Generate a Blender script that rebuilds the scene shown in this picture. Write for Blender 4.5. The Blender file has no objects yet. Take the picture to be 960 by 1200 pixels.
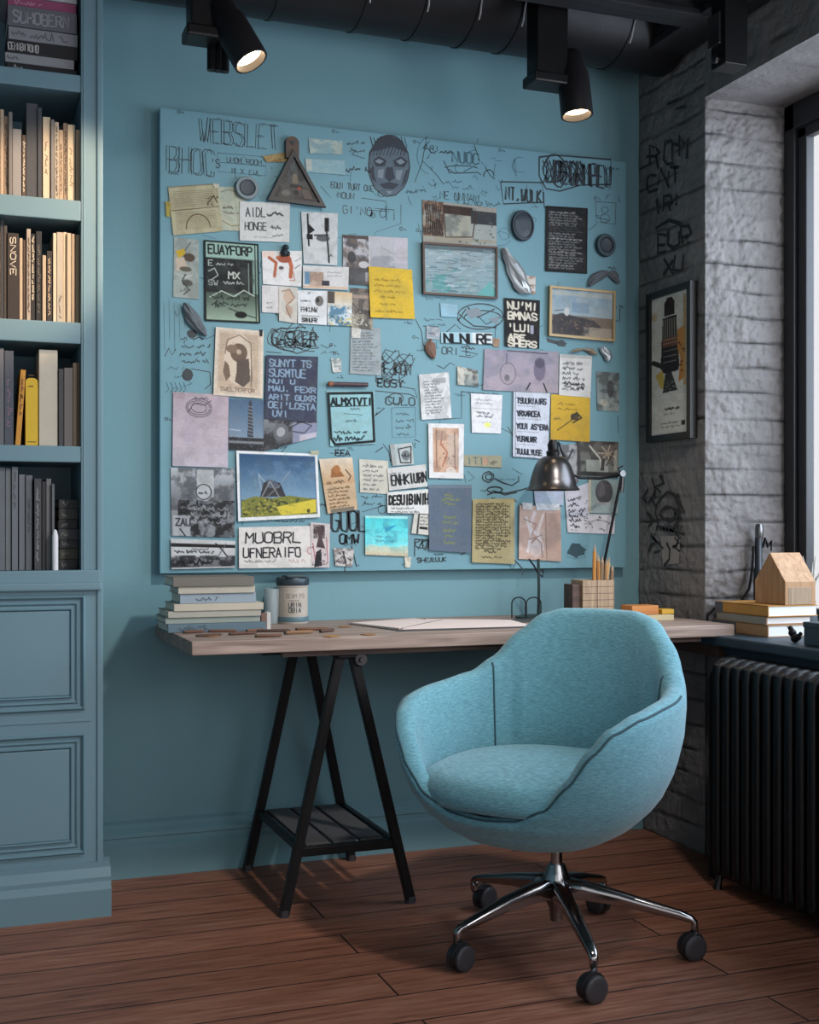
import bpy, bmesh, math, random
import numpy as np
from mathutils import Vector, Matrix, noise as mnoise

C = bpy.context.scene.collection
rnd = random.Random(7)
# ------------------------------------------------------------------ camera model
H = 1.06; FPX = 1452.0; TH = math.radians(20.4); HZ = 617.0
FWD = Vector((math.sin(TH), math.cos(TH), 0)); RGT = Vector((math.cos(TH), -math.sin(TH), 0))
def ray(u, v): return FWD + RGT*((u-480)/FPX) + Vector((0, 0, (HZ-v)/FPX))
def onY(u, v, y):
    d = ray(u, v); return Vector((0, 0, H)) + d*(y/d.y)
def onX(u, v, x):
    d = ray(u, v); return Vector((0, 0, H)) + d*(x/d.x)
def onZ(u, v, z):
    d = ray(u, v); return Vector((0, 0, H)) + d*((z-H)/d.z)

cam = bpy.data.cameras.new('camera'); camo = bpy.data.objects.new('camera', cam); C.objects.link(camo)
cam.sensor_fit = 'HORIZONTAL'; cam.sensor_width = 36; cam.lens = FPX/960*36
cam.shift_y = (HZ-600)/960.0
camo.location = (0, 0, H); camo.rotation_euler = (math.pi/2, 0, -TH)
cam.clip_start = 0.05; cam.clip_end = 200
bpy.context.scene.camera = camo

# ------------------------------------------------------------------ materials
def lin(c):
    c = c/255.0
    return c/12.92 if c <= 0.04045 else ((c+0.055)/1.055)**2.4
def L(r, g, b, k=1.0): return (min(lin(r)*k, .95), min(lin(g)*k, .95), min(lin(b)*k, .95), 1)
MATS = {}
def mat(name, col=(.5, .5, .5, 1), rough=.6, metal=0, bump=0, bscale=40, var=0, vscale=6, stretch=(1, 1, 1), spec=.5, emit=None, estr=0, sheen=0):
    if name in MATS: return MATS[name]
    m = bpy.data.materials.new(name); m.use_nodes = True
    nt = m.node_tree; b = nt.nodes['Principled BSDF']
    b.inputs['Base Color'].default_value = col; b.inputs['Roughness'].default_value = rough
    b.inputs['Metallic'].default_value = metal; b.inputs['Specular IOR Level'].default_value = spec
    if sheen: b.inputs['Sheen Weight'].default_value = sheen
    if emit: b.inputs['Emission Color'].default_value = emit; b.inputs['Emission Strength'].default_value = estr
    geo = nt.nodes.new('ShaderNodeNewGeometry'); mp = nt.nodes.new('ShaderNodeMapping')
    nt.links.new(geo.outputs['Position'], mp.inputs['Vector']); mp.inputs['Scale'].default_value = stretch
    n = nt.nodes.new('ShaderNodeTexNoise'); n.inputs['Scale'].default_value = vscale; n.inputs['Detail'].default_value = 5
    nt.links.new(mp.outputs[0], n.inputs['Vector'])
    mx = nt.nodes.new('ShaderNodeMix'); mx.data_type = 'RGBA'
    va = max(var, .04)
    mx.inputs['A'].default_value = tuple(c*(1-va) for c in col[:3])+(1,)
    mx.inputs['B'].default_value = tuple(min(c*(1+va), .97) for c in col[:3])+(1,)
    nt.links.new(n.outputs['Fac'], mx.inputs['Factor']); nt.links.new(mx.outputs['Result'], b.inputs['Base Color'])
    if bump:
        n2 = nt.nodes.new('ShaderNodeTexNoise'); n2.inputs['Scale'].default_value = bscale; n2.inputs['Detail'].default_value = 6
        nt.links.new(mp.outputs[0], n2.inputs['Vector'])
        bp = nt.nodes.new('ShaderNodeBump'); bp.inputs['Strength'].default_value = bump; bp.inputs['Distance'].default_value = .004
        nt.links.new(n2.outputs['Fac'], bp.inputs['Height']); nt.links.new(bp.outputs[0], b.inputs['Normal'])
    MATS[name] = m; return m
def simple(r, g, b, rough=.7, k=.9):
    return mat('tone_%d_%d_%d_%d' % (r, g, b, int(rough*10)), L(r, g, b, k), rough, bump=.15, bscale=120, var=.08, vscale=25)

TEAL = L(113, 153, 163, .97)
m_wall = mat('teal_wall_paint', TEAL, .75, bump=.12, bscale=60, var=.05, vscale=2.5)
m_board = mat('teal_board_paint', L(108, 152, 165, .95), .6, bump=.2, bscale=35, var=.12, vscale=5)
m_cab = mat('grey_teal_cabinet_paint', L(102, 132, 144, 1.05), .5, var=.05, vscale=3)
m_ink = mat('black_marker_ink', L(26, 38, 46), .5)
m_ink2 = mat('faded_marker_ink', L(52, 84, 98), .6)
m_ceil = mat('black_ceiling_paint', L(22, 22, 25), .7, bump=.4, bscale=30, var=.2)
m_duct = mat('black_duct_metal', L(30, 28, 31), .45, .3, bump=.2, bscale=25, var=.25, vscale=8)
m_black = mat('black_metal', L(21, 20, 22), .4, .5, bump=.15, bscale=60, var=.3, vscale=20)
m_steel = mat('brushed_steel', L(105, 103, 104), .25, .9, var=.15, vscale=12)
m_chrome = mat('chrome', L(160, 158, 160), .16, 1, var=.05)
m_rubber = mat('grey_caster_rubber', L(52, 50, 54), .5, var=.1)
m_rad = mat('black_radiator_enamel', L(14, 16, 20), .38, .2, bump=.1, bscale=50, var=.15)
m_sill = mat('dark_teal_sill_paint', L(44, 62, 74), .5, bump=.15, bscale=40, var=.12)
m_frame = mat('dark_window_frame', L(40, 40, 44), .45, var=.1)
m_cream = mat('cream_paper_pages', L(214, 205, 190, 1.1), .85, bump=.5, bscale=400, var=.08, stretch=(1, 1, 8))
m_pages = mat('white_paper_pages', L(225, 225, 225, 1.1), .85, var=.03)
m_pblack = mat('black_picture_frame', L(26, 24, 25), .4, var=.2)
m_gold = mat('thin_gold_frame', L(160, 135, 95), .45, .2, var=.15)
m_brass = mat('warm_reflector', L(200, 180, 150), .3, .8)

def wood_mat(name, a, b, axis='x', scale=5, rough=.5, bump=.3):
    m = bpy.data.materials.new(name); m.use_nodes = True; nt = m.node_tree; p = nt.nodes['Principled BSDF']
    geo = nt.nodes.new('ShaderNodeNewGeometry'); mp = nt.nodes.new('ShaderNodeMapping')
    st = {'x': (.6, 12, 12), 'y': (12, .6, 12), 'z': (12, 12, .8)}[axis]
    mp.inputs['Scale'].default_value = st; nt.links.new(geo.outputs['Position'], mp.inputs['Vector'])
    n = nt.nodes.new('ShaderNodeTexNoise'); n.inputs['Scale'].default_value = scale; n.inputs['Detail'].default_value = 8; n.inputs['Distortion'].default_value = .6
    nt.links.new(mp.outputs[0], n.inputs['Vector'])
    cr = nt.nodes.new('ShaderNodeValToRGB'); cr.color_ramp.elements[0].position = .3; cr.color_ramp.elements[1].position = .7
    cr.color_ramp.elements[0].color = a; cr.color_ramp.elements[1].color = b
    nt.links.new(n.outputs['Fac'], cr.inputs[0]); nt.links.new(cr.outputs[0], p.inputs['Base Color'])
    bp = nt.nodes.new('ShaderNodeBump'); bp.inputs['Strength'].default_value = bump; bp.inputs['Distance'].default_value = .002
    nt.links.new(n.outputs['Fac'], bp.inputs['Height']); nt.links.new(bp.outputs[0], p.inputs['Normal'])
    p.inputs['Roughness'].default_value = rough
    return m
m_desk = wood_mat('weathered_grey_brown_wood', L(116, 96, 86), L(176, 154, 142), 'x', 5, .55)
m_oak = wood_mat('light_oak_block', L(170, 122, 80, .85), L(204, 160, 118, .85), 'z', 6, .55)
m_oak2 = wood_mat('pale_pine', L(140, 116, 92), L(176, 150, 122), 'z', 8, .6)
m_orange = wood_mat('orange_wood', L(170, 100, 48), L(205, 138, 70), 'x', 6, .55)
m_darkwood = wood_mat('dark_wood', L(58, 40, 32), L(88, 62, 48), 'x', 6, .5)
m_slat = wood_mat('black_stained_slats', L(12, 12, 14), L(38, 37, 41), 'x', 7, .7, .8)

def floor_mat():
    m = bpy.data.materials.new('reddish_brown_floorboards'); m.use_nodes = True; nt = m.node_tree; p = nt.nodes['Principled BSDF']; N = nt.nodes.new; K = nt.links.new
    geo = N('ShaderNodeNewGeometry'); mp = N('ShaderNodeMapping'); mp.inputs['Location'].default_value = (.37, .03, 0)
    K(geo.outputs['Position'], mp.inputs['Vector'])
    br = N('ShaderNodeTexBrick'); br.offset = .37; br.inputs['Scale'].default_value = 1; br.inputs['Brick Width'].default_value = 2.1; br.inputs['Row Height'].default_value = .148
    br.inputs['Mortar Size'].default_value = .0032; br.inputs['Mortar Smooth'].default_value = .4
    br.inputs['Color1'].default_value = (.2, .2, .2, 1); br.inputs['Color2'].default_value = (.85, .85, .85, 1); br.inputs['Mortar'].default_value = (0, 0, 0, 1)
    K(mp.outputs[0], br.inputs['Vector'])
    m2 = N('ShaderNodeMapping'); m2.inputs['Scale'].default_value = (1.2, 16, 1); K(geo.outputs['Position'], m2.inputs['Vector'])
    n = N('ShaderNodeTexNoise'); n.inputs['Scale'].default_value = 4; n.inputs['Detail'].default_value = 9; n.inputs['Roughness'].default_value = .65; n.inputs['Distortion'].default_value = .8
    K(m2.outputs[0], n.inputs['Vector'])
    cr = N('ShaderNodeValToRGB'); e = cr.color_ramp.elements
    e[0].position = .3; e[0].color = L(108, 66, 52); e[1].position = .75; e[1].color = L(176, 130, 108)
    x = e.new(.5); x.color = L(152, 98, 76); K(n.outputs['Fac'], cr.inputs[0])
    mx = N('ShaderNodeMix'); mx.data_type = 'RGBA'; mx.blend_type = 'MULTIPLY'; mx.inputs['Factor'].default_value = .3
    K(cr.outputs[0], mx.inputs['A']); K(br.outputs['Color'], mx.inputs['B'])
    m3 = N('ShaderNodeMix'); m3.data_type = 'RGBA'; K(br.outputs['Fac'], m3.inputs['Factor']); K(mx.outputs['Result'], m3.inputs['A']); m3.inputs['B'].default_value = L(34, 16, 12)
    K(m3.outputs['Result'], p.inputs['Base Color'])
    mm = N('ShaderNodeMath'); mm.operation = 'MULTIPLY_ADD'; K(br.outputs['Fac'], mm.inputs[0]); mm.inputs[1].default_value = -1.5; K(n.outputs['Fac'], mm.inputs[2])
    bp = N('ShaderNodeBump'); bp.inputs['Strength'].default_value = .35; bp.inputs['Distance'].default_value = .004; K(mm.outputs[0], bp.inputs['Height']); K(bp.outputs[0], p.inputs['Normal'])
    rr = N('ShaderNodeMapRange'); K(n.outputs['Fac'], rr.inputs[0]); rr.inputs['To Min'].default_value = .38; rr.inputs['To Max'].default_value = .62; K(rr.outputs[0], p.inputs['Roughness'])
    return m
m_floor = floor_mat()

def brick_paint(name, base, dark, bs):
    m = bpy.data.materials.new(name); m.use_nodes = True; nt = m.node_tree; p = nt.nodes['Principled BSDF']; N = nt.nodes.new; K = nt.links.new
    geo = N('ShaderNodeNewGeometry')
    n = N('ShaderNodeTexNoise'); n.inputs['Scale'].default_value = 9; n.inputs['Detail'].default_value = 8; K(geo.outputs['Position'], n.inputs['Vector'])
    at = N('ShaderNodeAttribute'); at.attribute_name = 'groove'
    cr = N('ShaderNodeValToRGB'); e = cr.color_ramp.elements; e[0].position = .3; e[0].color = tuple(c*.72 for c in base[:3])+(1,); e[1].position = .65; e[1].color = base
    K(n.outputs['Fac'], cr.inputs[0])
    mx = N('ShaderNodeMix'); mx.data_type = 'RGBA'; K(at.outputs['Fac'], mx.inputs['Factor']); K(cr.outputs[0], mx.inputs['A']); mx.inputs['B'].default_value = dark
    K(mx.outputs['Result'], p.inputs['Base Color']); p.inputs['Roughness'].default_value = .75
    n2 = N('ShaderNodeTexNoise'); n2.inputs['Scale'].default_value = bs; n2.inputs['Detail'].default_value = 8; K(geo.outputs['Position'], n2.inputs['Vector'])
    bp = N('ShaderNodeBump'); bp.inputs['Strength'].default_value = .9; bp.inputs['Distance'].default_value = .006; K(n2.outputs['Fac'], bp.inputs['Height']); K(bp.outputs[0], p.inputs['Normal'])
    return m
m_brick = brick_paint('grey_painted_brick', L(130, 125, 124), L(26, 24, 24), 60)

def fabric_mat():
    m = bpy.data.materials.new('teal_woven_upholstery'); m.use_nodes = True; nt = m.node_tree; p = nt.nodes['Principled BSDF']; N = nt.nodes.new; K = nt.links.new
    geo = N('ShaderNodeNewGeometry'); mp = N('ShaderNodeMapping'); mp.inputs['Scale'].default_value = (70, 70, 520); K(geo.outputs['Position'], mp.inputs['Vector'])
    n = N('ShaderNodeTexNoise'); n.inputs['Scale'].default_value = 1; n.inputs['Detail'].default_value = 3; K(mp.outputs[0], n.inputs['Vector'])
    n3 = N('ShaderNodeTexNoise'); n3.inputs['Scale'].default_value = 420; n3.inputs['Detail'].default_value = 2; K(geo.outputs['Position'], n3.inputs['Vector'])
    ad = N('ShaderNodeMath'); ad.operation = 'MULTIPLY_ADD'; K(n3.outputs['Fac'], ad.inputs[0]); ad.inputs[1].default_value = .5; K(n.outputs['Fac'], ad.inputs[2])
    cr = N('ShaderNodeValToRGB'); e = cr.color_ramp.elements; e[0].position = .5; e[0].color = L(76, 128, 143, .95); e[1].position = 1.0; e[1].color = L(116, 172, 188, .98)
    K(ad.outputs[0], cr.inputs[0]); K(cr.outputs[0], p.inputs['Base Color']); p.inputs['Roughness'].default_value = .9
    p.inputs['Sheen Weight'].default_value = .25
    bp = N('ShaderNodeBump'); bp.inputs['Strength'].default_value = .35; bp.inputs['Distance'].default_value = .0015; K(ad.outputs[0], bp.inputs['Height']); K(bp.outputs[0], p.inputs['Normal'])
    return m
m_fabric = fabric_mat()
m_pipe = mat('dark_teal_piping', L(48, 78, 88), .8, bump=.2, bscale=300)

def col_mat(name, rough):
    m = bpy.data.materials.new(name); m.use_nodes = True; nt = m.node_tree
    a = nt.nodes.new('ShaderNodeAttribute'); a.attribute_name = 'Col'
    nt.links.new(a.outputs['Color'], nt.nodes['Principled BSDF'].inputs['Base Color'])
    nt.nodes['Principled BSDF'].inputs['Roughness'].default_value = rough; nt.nodes['Principled BSDF'].inputs['Specular IOR Level'].default_value = .3
    return m
m_print = col_mat('printed_paper', .7); m_gloss = col_mat('glossy_photo_paper', .5)
m_paperback = mat('plain_paper', L(190, 186, 176), .8)

# ------------------------------------------------------------------ mesh building
def root_loc(p):
    v = Vector((0, 0, 0))
    while p: v += p.location; p = p.parent
    return v
class MB:
    def __init__(s): s.bm = bmesh.new()
    def box(s, x0, x1, y0, y1, z0, z1, bev=0, rot=None, piv=None):
        r = bmesh.ops.create_cube(s.bm, size=1.0); vs = r['verts']
        for v in vs: v.co = Vector(((x0+x1)/2+v.co.x*(x1-x0), (y0+y1)/2+v.co.y*(y1-y0), (z0+z1)/2+v.co.z*(z1-z0)))
        if bev:
            es = list({e for v in vs for e in v.link_edges})
            rr = bmesh.ops.bevel(s.bm, geom=es, offset=bev, segments=2, affect='EDGES', profile=.6)
            vs = list({v for f in rr['faces'] for v in f.verts} | {v for v in vs if v.is_valid})
        if rot is not None:
            piv = Vector(piv if piv is not None else ((x0+x1)/2, (y0+y1)/2, (z0+z1)/2))
            for v in vs: v.co = rot @ (v.co-piv)+piv
        return vs
    def tube(s, pts, r, seg=8, caps=True, flat=1.0):
        pts = [Vector(p) for p in pts]; n = len(pts); rings = []
        rs = r if isinstance(r, (list, tuple)) else [r]*n
        up = None
        for i, p in enumerate(pts):
            t = (pts[min(i+1, n-1)]-pts[max(i-1, 0)]).normalized()
            if up is None:
                a = Vector((0, 0, 1)) if abs(t.z) < .9 else Vector((1, 0, 0)); up = (a-t*a.dot(t)).normalized()
            else: up = (up-t*up.dot(t)).normalized()
            sd = t.cross(up)
            rings.append([s.bm.verts.new(p+(up*math.sin(2*math.pi*k/seg)*rs[i]+sd*math.cos(2*math.pi*k/seg)*rs[i]*flat)) for k in range(seg)])
        for a, b in zip(rings, rings[1:]):
            for k in range(seg): s.bm.faces.new((a[k], a[(k+1) % seg], b[(k+1) % seg], b[k]))
        if caps: s.bm.faces.new(rings[0][::-1]); s.bm.faces.new(rings[-1])
    def loop(s, pts, r, seg=8):
        pts = [Vector(p) for p in pts]; n = len(pts); rings = []; up = None
        for i, p in enumerate(pts):
            t = (pts[(i+1) % n]-pts[i-1]).normalized()
            a = Vector((0, 0, 1)) if up is None else up
            up = (a-t*a.dot(t)).normalized(); sd = t.cross(up)
            rings.append([s.bm.verts.new(p+(up*math.sin(2*math.pi*k/seg)+sd*math.cos(2*math.pi*k/seg))*r) for k in range(seg)])
        for i in range(n):
            a, b = rings[i], rings[(i+1) % n]
            for k in range(seg): s.bm.faces.new((a[k], a[(k+1) % seg], b[(k+1) % seg], b[k]))
    def lathe(s, prof, c, axis=Vector((0, 0, 1)), seg=24, close=False):
        axis = Vector(axis).normalized(); a = Vector((1, 0, 0)) if abs(axis.x) < .9 else Vector((0, 1, 0))
        e1 = (a-axis*a.dot(axis)).normalized(); e2 = axis.cross(e1); c = Vector(c); rings = []
        for r, h in prof:
            r = max(r, 1e-5)
            rings.append([s.bm.verts.new(c+axis*h+(e1*math.cos(2*math.pi*k/seg)+e2*math.sin(2*math.pi*k/seg))*r) for k in range(seg)])
        pr = list(zip(rings, rings[1:]))
        if close: pr.append((rings[-1], rings[0]))
        for a, b in pr:
            for k in range(seg): s.bm.faces.new((a[k], a[(k+1) % seg], b[(k+1) % seg], b[k]))
    def prism(s, poly, d):
        d = Vector(d); a = [s.bm.verts.new(Vector(p)) for p in poly]; b = [s.bm.verts.new(Vector(p)+d) for p in poly]
        s.bm.faces.new(a); s.bm.faces.new(b[::-1]); n = len(a)
        for k in range(n): s.bm.faces.new((a[k], b[k], b[(k+1) % n], a[(k+1) % n]))
    def build(s, name, m, parent=None, loc=None, smooth=False):
        bmesh.ops.recalc_face_normals(s.bm, faces=s.bm.faces)
        me = bpy.data.meshes.new(name); s.bm.to_mesh(me); s.bm.free(); me.materials.append(m)
        o = bpy.data.objects.new(name, me); C.objects.link(o)
        if parent: o.parent = parent; off = root_loc(parent)
        elif loc is not None: off = Vector(loc); o.location = off
        else:
            co = np.empty(len(me.vertices)*3, 'f'); me.vertices.foreach_get('co', co); co = co.reshape(-1, 3)
            off = Vector(((co[:, 0].min()+co[:, 0].max())/2, (co[:, 1].min()+co[:, 1].max())/2, co[:, 2].min())); off = Vector([float(x) for x in off]); o.location = off
        me.transform(Matrix.Translation(-off))
        if smooth:
            me.polygons.foreach_set('use_smooth', [True]*len(me.polygons))
            if smooth != 'full':
                try: me.set_sharp_from_angle(angle=math.radians(40))
                except Exception: pass
        return o
def thing(name, label, cat, loc, group=None):
    o = bpy.data.objects.new(name, None); C.objects.link(o); o.location = loc; o.empty_display_size = .05
    return tag(o, label, cat, group)
def tag(o, label, cat, group=None):
    o['label'] = label; o['category'] = cat
    if group: o['group'] = group
    return o
def struct(o): o['kind'] = 'structure'; return o

# stroke font ------------------------------------------------------
FONT = {'A': '002640 1232', 'B': '00063645443303 3342413000', 'C': '4536160501103041', 'D': '00062644422000', 'E': '46060040 0333', 'F': '460600 0333',
 'G': '45361605011030414323', 'H': '0006 4046 0343', 'I': '2026', 'J': '4641301001', 'K': '0006 460340', 'L': '060040', 'M': '0006234640', 'N': '00064046',
 'O': '160501103041453616', 'P': '00063645443303', 'Q': '160501103041453616 2240', 'R': '00063645443303 2340', 'S': '453616050413334241301001',
 'T': '0646 2620', 'U': '060110304146', 'V': '062046', 'W': '0610233046', 'X': '0046 0640', 'Y': '062346 2320', 'Z': '06460040', '1': '152620',
 '2': '05163645440040', '3': '0646234241301001', "'": '2624', '.': '2021', ',': '2110', '/': '0046', '-': '0343'}
def text_strokes(s, x, y, h, adv=None, jit=.06, slope=0, outline=0, rs=None):
    """polylines in pixel coordinates; y is the baseline, text runs right and up."""
    rs = rs or random.Random(hash(s) % 1000 if False else sum(map(ord, s)))
    adv = adv or h*.72; out = []
    for i, ch in enumerate(s):
        if ch in FONT:
            for st in FONT[ch].split():
                pl = [(int(st[k]), int(st[k+1])) for k in range(0, len(st), 2)]
                base = [(x+i*adv+(a/4*.78*adv)+rs.uniform(-jit, jit)*h*.5, y-(b/6*h)+rs.uniform(-jit, jit)*h*.5+slope*i*adv) for a, b in pl]
                out.append(base)
                if outline: out.append([(p[0]+outline, p[1]+outline*.4) for p in base])
    return out
def squig(x, y, w, h, rs, wordy=True):
    """one line of illegible handwriting: list of polylines"""
    out = []; cx = x
    while cx < x+w-h*.5:
        wl = rs.uniform(1.5, 4.5)*h if wordy else w
        wl = min(wl, x+w-cx); pts = []; t = 0
        while t < wl:
            pts.append((cx+t, y-rs.uniform(0, h)*(1.3 if rs.random() < .15 else .8))); t += h*rs.uniform(.10, .30)
        if len(pts) > 1: out.append(pts)
        cx += wl+h*.6
    return out
# ------------------------------------------------------------------ room
D = 3.82; XR = 2.285; XW = 2.61; YJ = 3.41; ZSILL = .727; ZSOF = 2.443; ZC = 2.95
def quick(name, boxes, m, parent=None, st=True, bev=0):
    b = MB()
    for q in boxes: b.box(*q, bev=bev)
    o = b.build(name, m, parent)
    if st and not parent: struct(o)
    return o
quick('floor', [(-1.4, 3.0, -1.2, 4.0, -.12, 0)], m_floor)
quick('ceiling', [(-1.4, 3.0, -1.2, 4.0, ZC, ZC+.12)], m_ceil)
quick('wall_back', [(-1.4, XR+.04, D, D+.15, 0, ZC)], m_wall)
quick('wall_left', [(-1.4, -1.25, -1.2, D, 0, ZC)], m_wall)
wr = quick('wall_right', [(XR+.02, XW+.03, YJ+.02, D+.15, 0, ZC), (XR+.02, XR+.33, 1.2, YJ+.02, ZSOF+.02, ZC), (XR+.012, XR+.33, 1.2, YJ+.02, 0, ZSILL-.06), (XR, XR+.33, .85, 1.2, 0, ZC), (XR, XR+.33, -1.2, -1.0, 0, ZC), (XR, XR+.33, -1.0, .85, 0, ZSILL), (XR, XR+.33, -1.0, .85, ZSOF, ZC)], m_brick)

def relief(name, org, ud, vd, w, h, step, parent, seed=0, rough=1.0, course=.083, brick=.25, groove=.0075):
    org, ud, vd = Vector(org), Vector(ud), Vector(vd); nrm = ud.cross(vd).normalized()
    nu, nv = int(w/step)+1, int(h/step)+1; co = []; gr = []
    for j in range(nv+1):
        b = h*j/nv
        for i in range(nu+1):
            a = w*i/nu
            P = org+ud*a+vd*b
            wob = mnoise.noise(P*7)*.008
            bb = P.z+wob+(a if abs(vd.z) < .5 else 0)*0; k = math.floor(bb/course); fb = min(bb/course-k, 1-(bb/course-k))*course
            aa = a+(k % 2)*brick*.5+wob+seed*.07+mnoise.cell(Vector((k, seed, 3)))*.04; q = math.floor(aa/brick); fa = min(aa/brick-q, 1-(aa/brick-q))*brick
            hs = min(1, max(.12, .62+mnoise.noise(Vector((P.x*5, P.y*5, P.z*9+seed)))*1.5))
            g = max(math.exp(-(fb/.0042)**2)*hs, math.exp(-(fa/.004)**2)*.28*hs)
            dz = mnoise.fractal(P*34, .5, 2, 5)*.0034*rough+mnoise.noise(P*9+Vector((5, 0, seed)))*.0035*rough
            dz += (mnoise.noise(Vector((k*1.3, q*2.7, seed+4))))*.003
            d = dz-g*groove
            if i in (0, nu) or j in (0, nv): d = min(d, 0)*.3
            co.append(P+nrm*d); gr.append(min(1, g*1.0))
    fs = [(j*(nu+1)+i, j*(nu+1)+i+1, (j+1)*(nu+1)+i+1, (j+1)*(nu+1)+i) for j in range(nv) for i in range(nu)]
    off = root_loc(parent)
    me = bpy.data.meshes.new(name); me.from_pydata([c-off for c in co], [], fs); me.materials.append(m_brick)
    me.polygons.foreach_set('use_smooth', [True]*len(me.polygons))
    at = me.attributes.new('groove', 'FLOAT', 'POINT'); at.data.foreach_set('value', gr)
    o = bpy.data.objects.new(name, me); C.objects.link(o); o.parent = parent
    return o
relief('brick_face', (XR, D, 0), (0, -1, 0), (0, 0, 1), D-YJ, ZC, .007, wr, 1)
relief('brick_face', (XR, YJ, ZSOF), (0, -1, 0), (0, 0, 1), 2.21, ZC-ZSOF, .014, wr, 2)
relief('window_jamb', (XR, YJ, ZSILL-.03), (1, 0, 0), (0, 0, 1), XW-XR+.03, ZSOF-ZSILL+.03, .006, wr, 3, 2.0, groove=.0045)
relief('window_soffit', (XR, YJ, ZSOF), (0, -1, 0), (1, 0, 0), 2.21, XW-XR+.03, .02, wr, 4, .8, groove=.0)
# graffiti on the brick pillar
def ribbon(name, strokes, width, m, parent, plane='Y', off=.0):
    """pixel polylines laid as thin ink on a wall plane"""
    vs = []; fs = []
    for st in strokes:
        if len(st) < 2: continue
        if plane == 'Y': P = [onY(a, b, off) for a, b in st]; hz, n = Vector((1, 0, 0)), Vector((0, -1, 0))
        else: P = [onX(a, b, off) for a, b in st]; n = Vector((-1, 0, 0))
        L_ = []
        for i, p in enumerate(P):
            t = P[min(i+1, len(P)-1)]-P[max(i-1, 0)]
            if t.length < 1e-7: t = Vector((0, 0, 1))
            sd = n.cross(t.normalized())*width*(.5 if plane == 'X' else .68)*(.75+.5*rnd.random()); L_.append((p+sd, p-sd))
        b = len(vs)
        for a, c in L_: vs += [a, c]
        for i in range(len(P)-1): fs.append((b+2*i, b+2*i+1, b+2*i+3, b+2*i+2))
    o_ = root_loc(parent); me = bpy.data.meshes.new(name); me.from_pydata([v-o_ for v in vs], [], fs); me.materials.append(m)
    o = bpy.data.objects.new(name, me); C.objects.link(o); o.parent = parent; return o
def blob(name, polys, m, parent, off, plane='Y'):
    vs = []; fs = []
    for p in polys:
        b = len(vs); vs += [(onY if plane == 'Y' else onX)(a, c, off) for a, c in p]; fs.append(tuple(range(b, b+len(p))))
    o_ = root_loc(parent); me = bpy.data.meshes.new(name); me.from_pydata([v-o_ for v in vs], [], fs); me.materials.append(m)
    o = bpy.data.objects.new(name, me); C.objects.link(o); o.parent = parent; return o
def ell(cx, cy, rx, ry, n=20, a0=0, a1=360, j=0):
    return [(cx+rx*math.cos(math.radians(a0+(a1-a0)*k/n))+rnd.uniform(-j, j), cy+ry*math.sin(math.radians(a0+(a1-a0)*k/n))+rnd.uniform(-j, j)) for k in range(n+1)]
gx = XR-.0045
m_graf = mat('grey_brick_marker', L(44, 42, 44), .7)
g = []
for (s, x, y, h) in [("ROM", 760, 196, 24), ("CNT", 758, 224, 20), ("IRI", 766, 250, 16), ("EUR", 770, 296, 20), ("XU", 778, 322, 18)]:
    g += text_strokes(s, x, y, h, h*.7, .22, -.35)
g += [[(790, 168), (798, 172), (793, 178)], [(782, 122), (796, 116), (792, 128), (803, 124)], [(768, 268), (784, 258), (797, 262)]]
ribbon('graffiti', g, .011, m_graf, wr, 'X', gx)
g = []
for k in range(11):
    x = rnd.uniform(757, 800); y = rnd.uniform(555, 640)
    g.append([(x, y), (x+rnd.uniform(-6, 8), y+rnd.uniform(4, 12)), (x+rnd.uniform(-8, 10), y+rnd.uniform(10, 24)), (x+rnd.uniform(-4, 12), y+rnd.uniform(16, 28))])
g += [ell(782, 600, 14, 22, 16, j=2), ell(783, 602, 9, 8, 12, j=1), [(764, 560), (768, 575), (760, 590)], [(775, 556), (777, 566)]]
g += [[(770+k*4, 616), (770+k*4, 622)] for k in range(8)]
ribbon('graffiti', g, .010, m_graf, wr, 'X', gx)
blob('faded_paste_up', [[(774, 628), (797, 628), (796, 660), (777, 662)]], mat('pale_paste_up', L(150, 142, 138), .8, var=.15, vscale=40), wr, gx+.0005, 'X')

# baseboard
b = MB()
x0b, x1b = .395, XR
prof = [(0, 0), (-.030, 0), (-.030, .095), (-.022, .104), (-.022, .118), (-.026, .122), (-.024, .134), (-.012, .146), (-.012, .160), (0, .168)]
b.prism([(x0b, D+p, z) for p, z in prof], (x1b-x0b, 0, 0)); bb = struct(b.build('baseboard_back', m_wall))
# sill
b = MB(); b.box(2.195, XW+.02, 1.2, YJ+.0, ZSILL-.032, ZSILL, bev=.006); b.box(2.235, XR+.02, 1.2, YJ, ZSILL-.06, ZSILL-.030, bev=.003)
struct(b.build('window_sill', m_sill))
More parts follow.
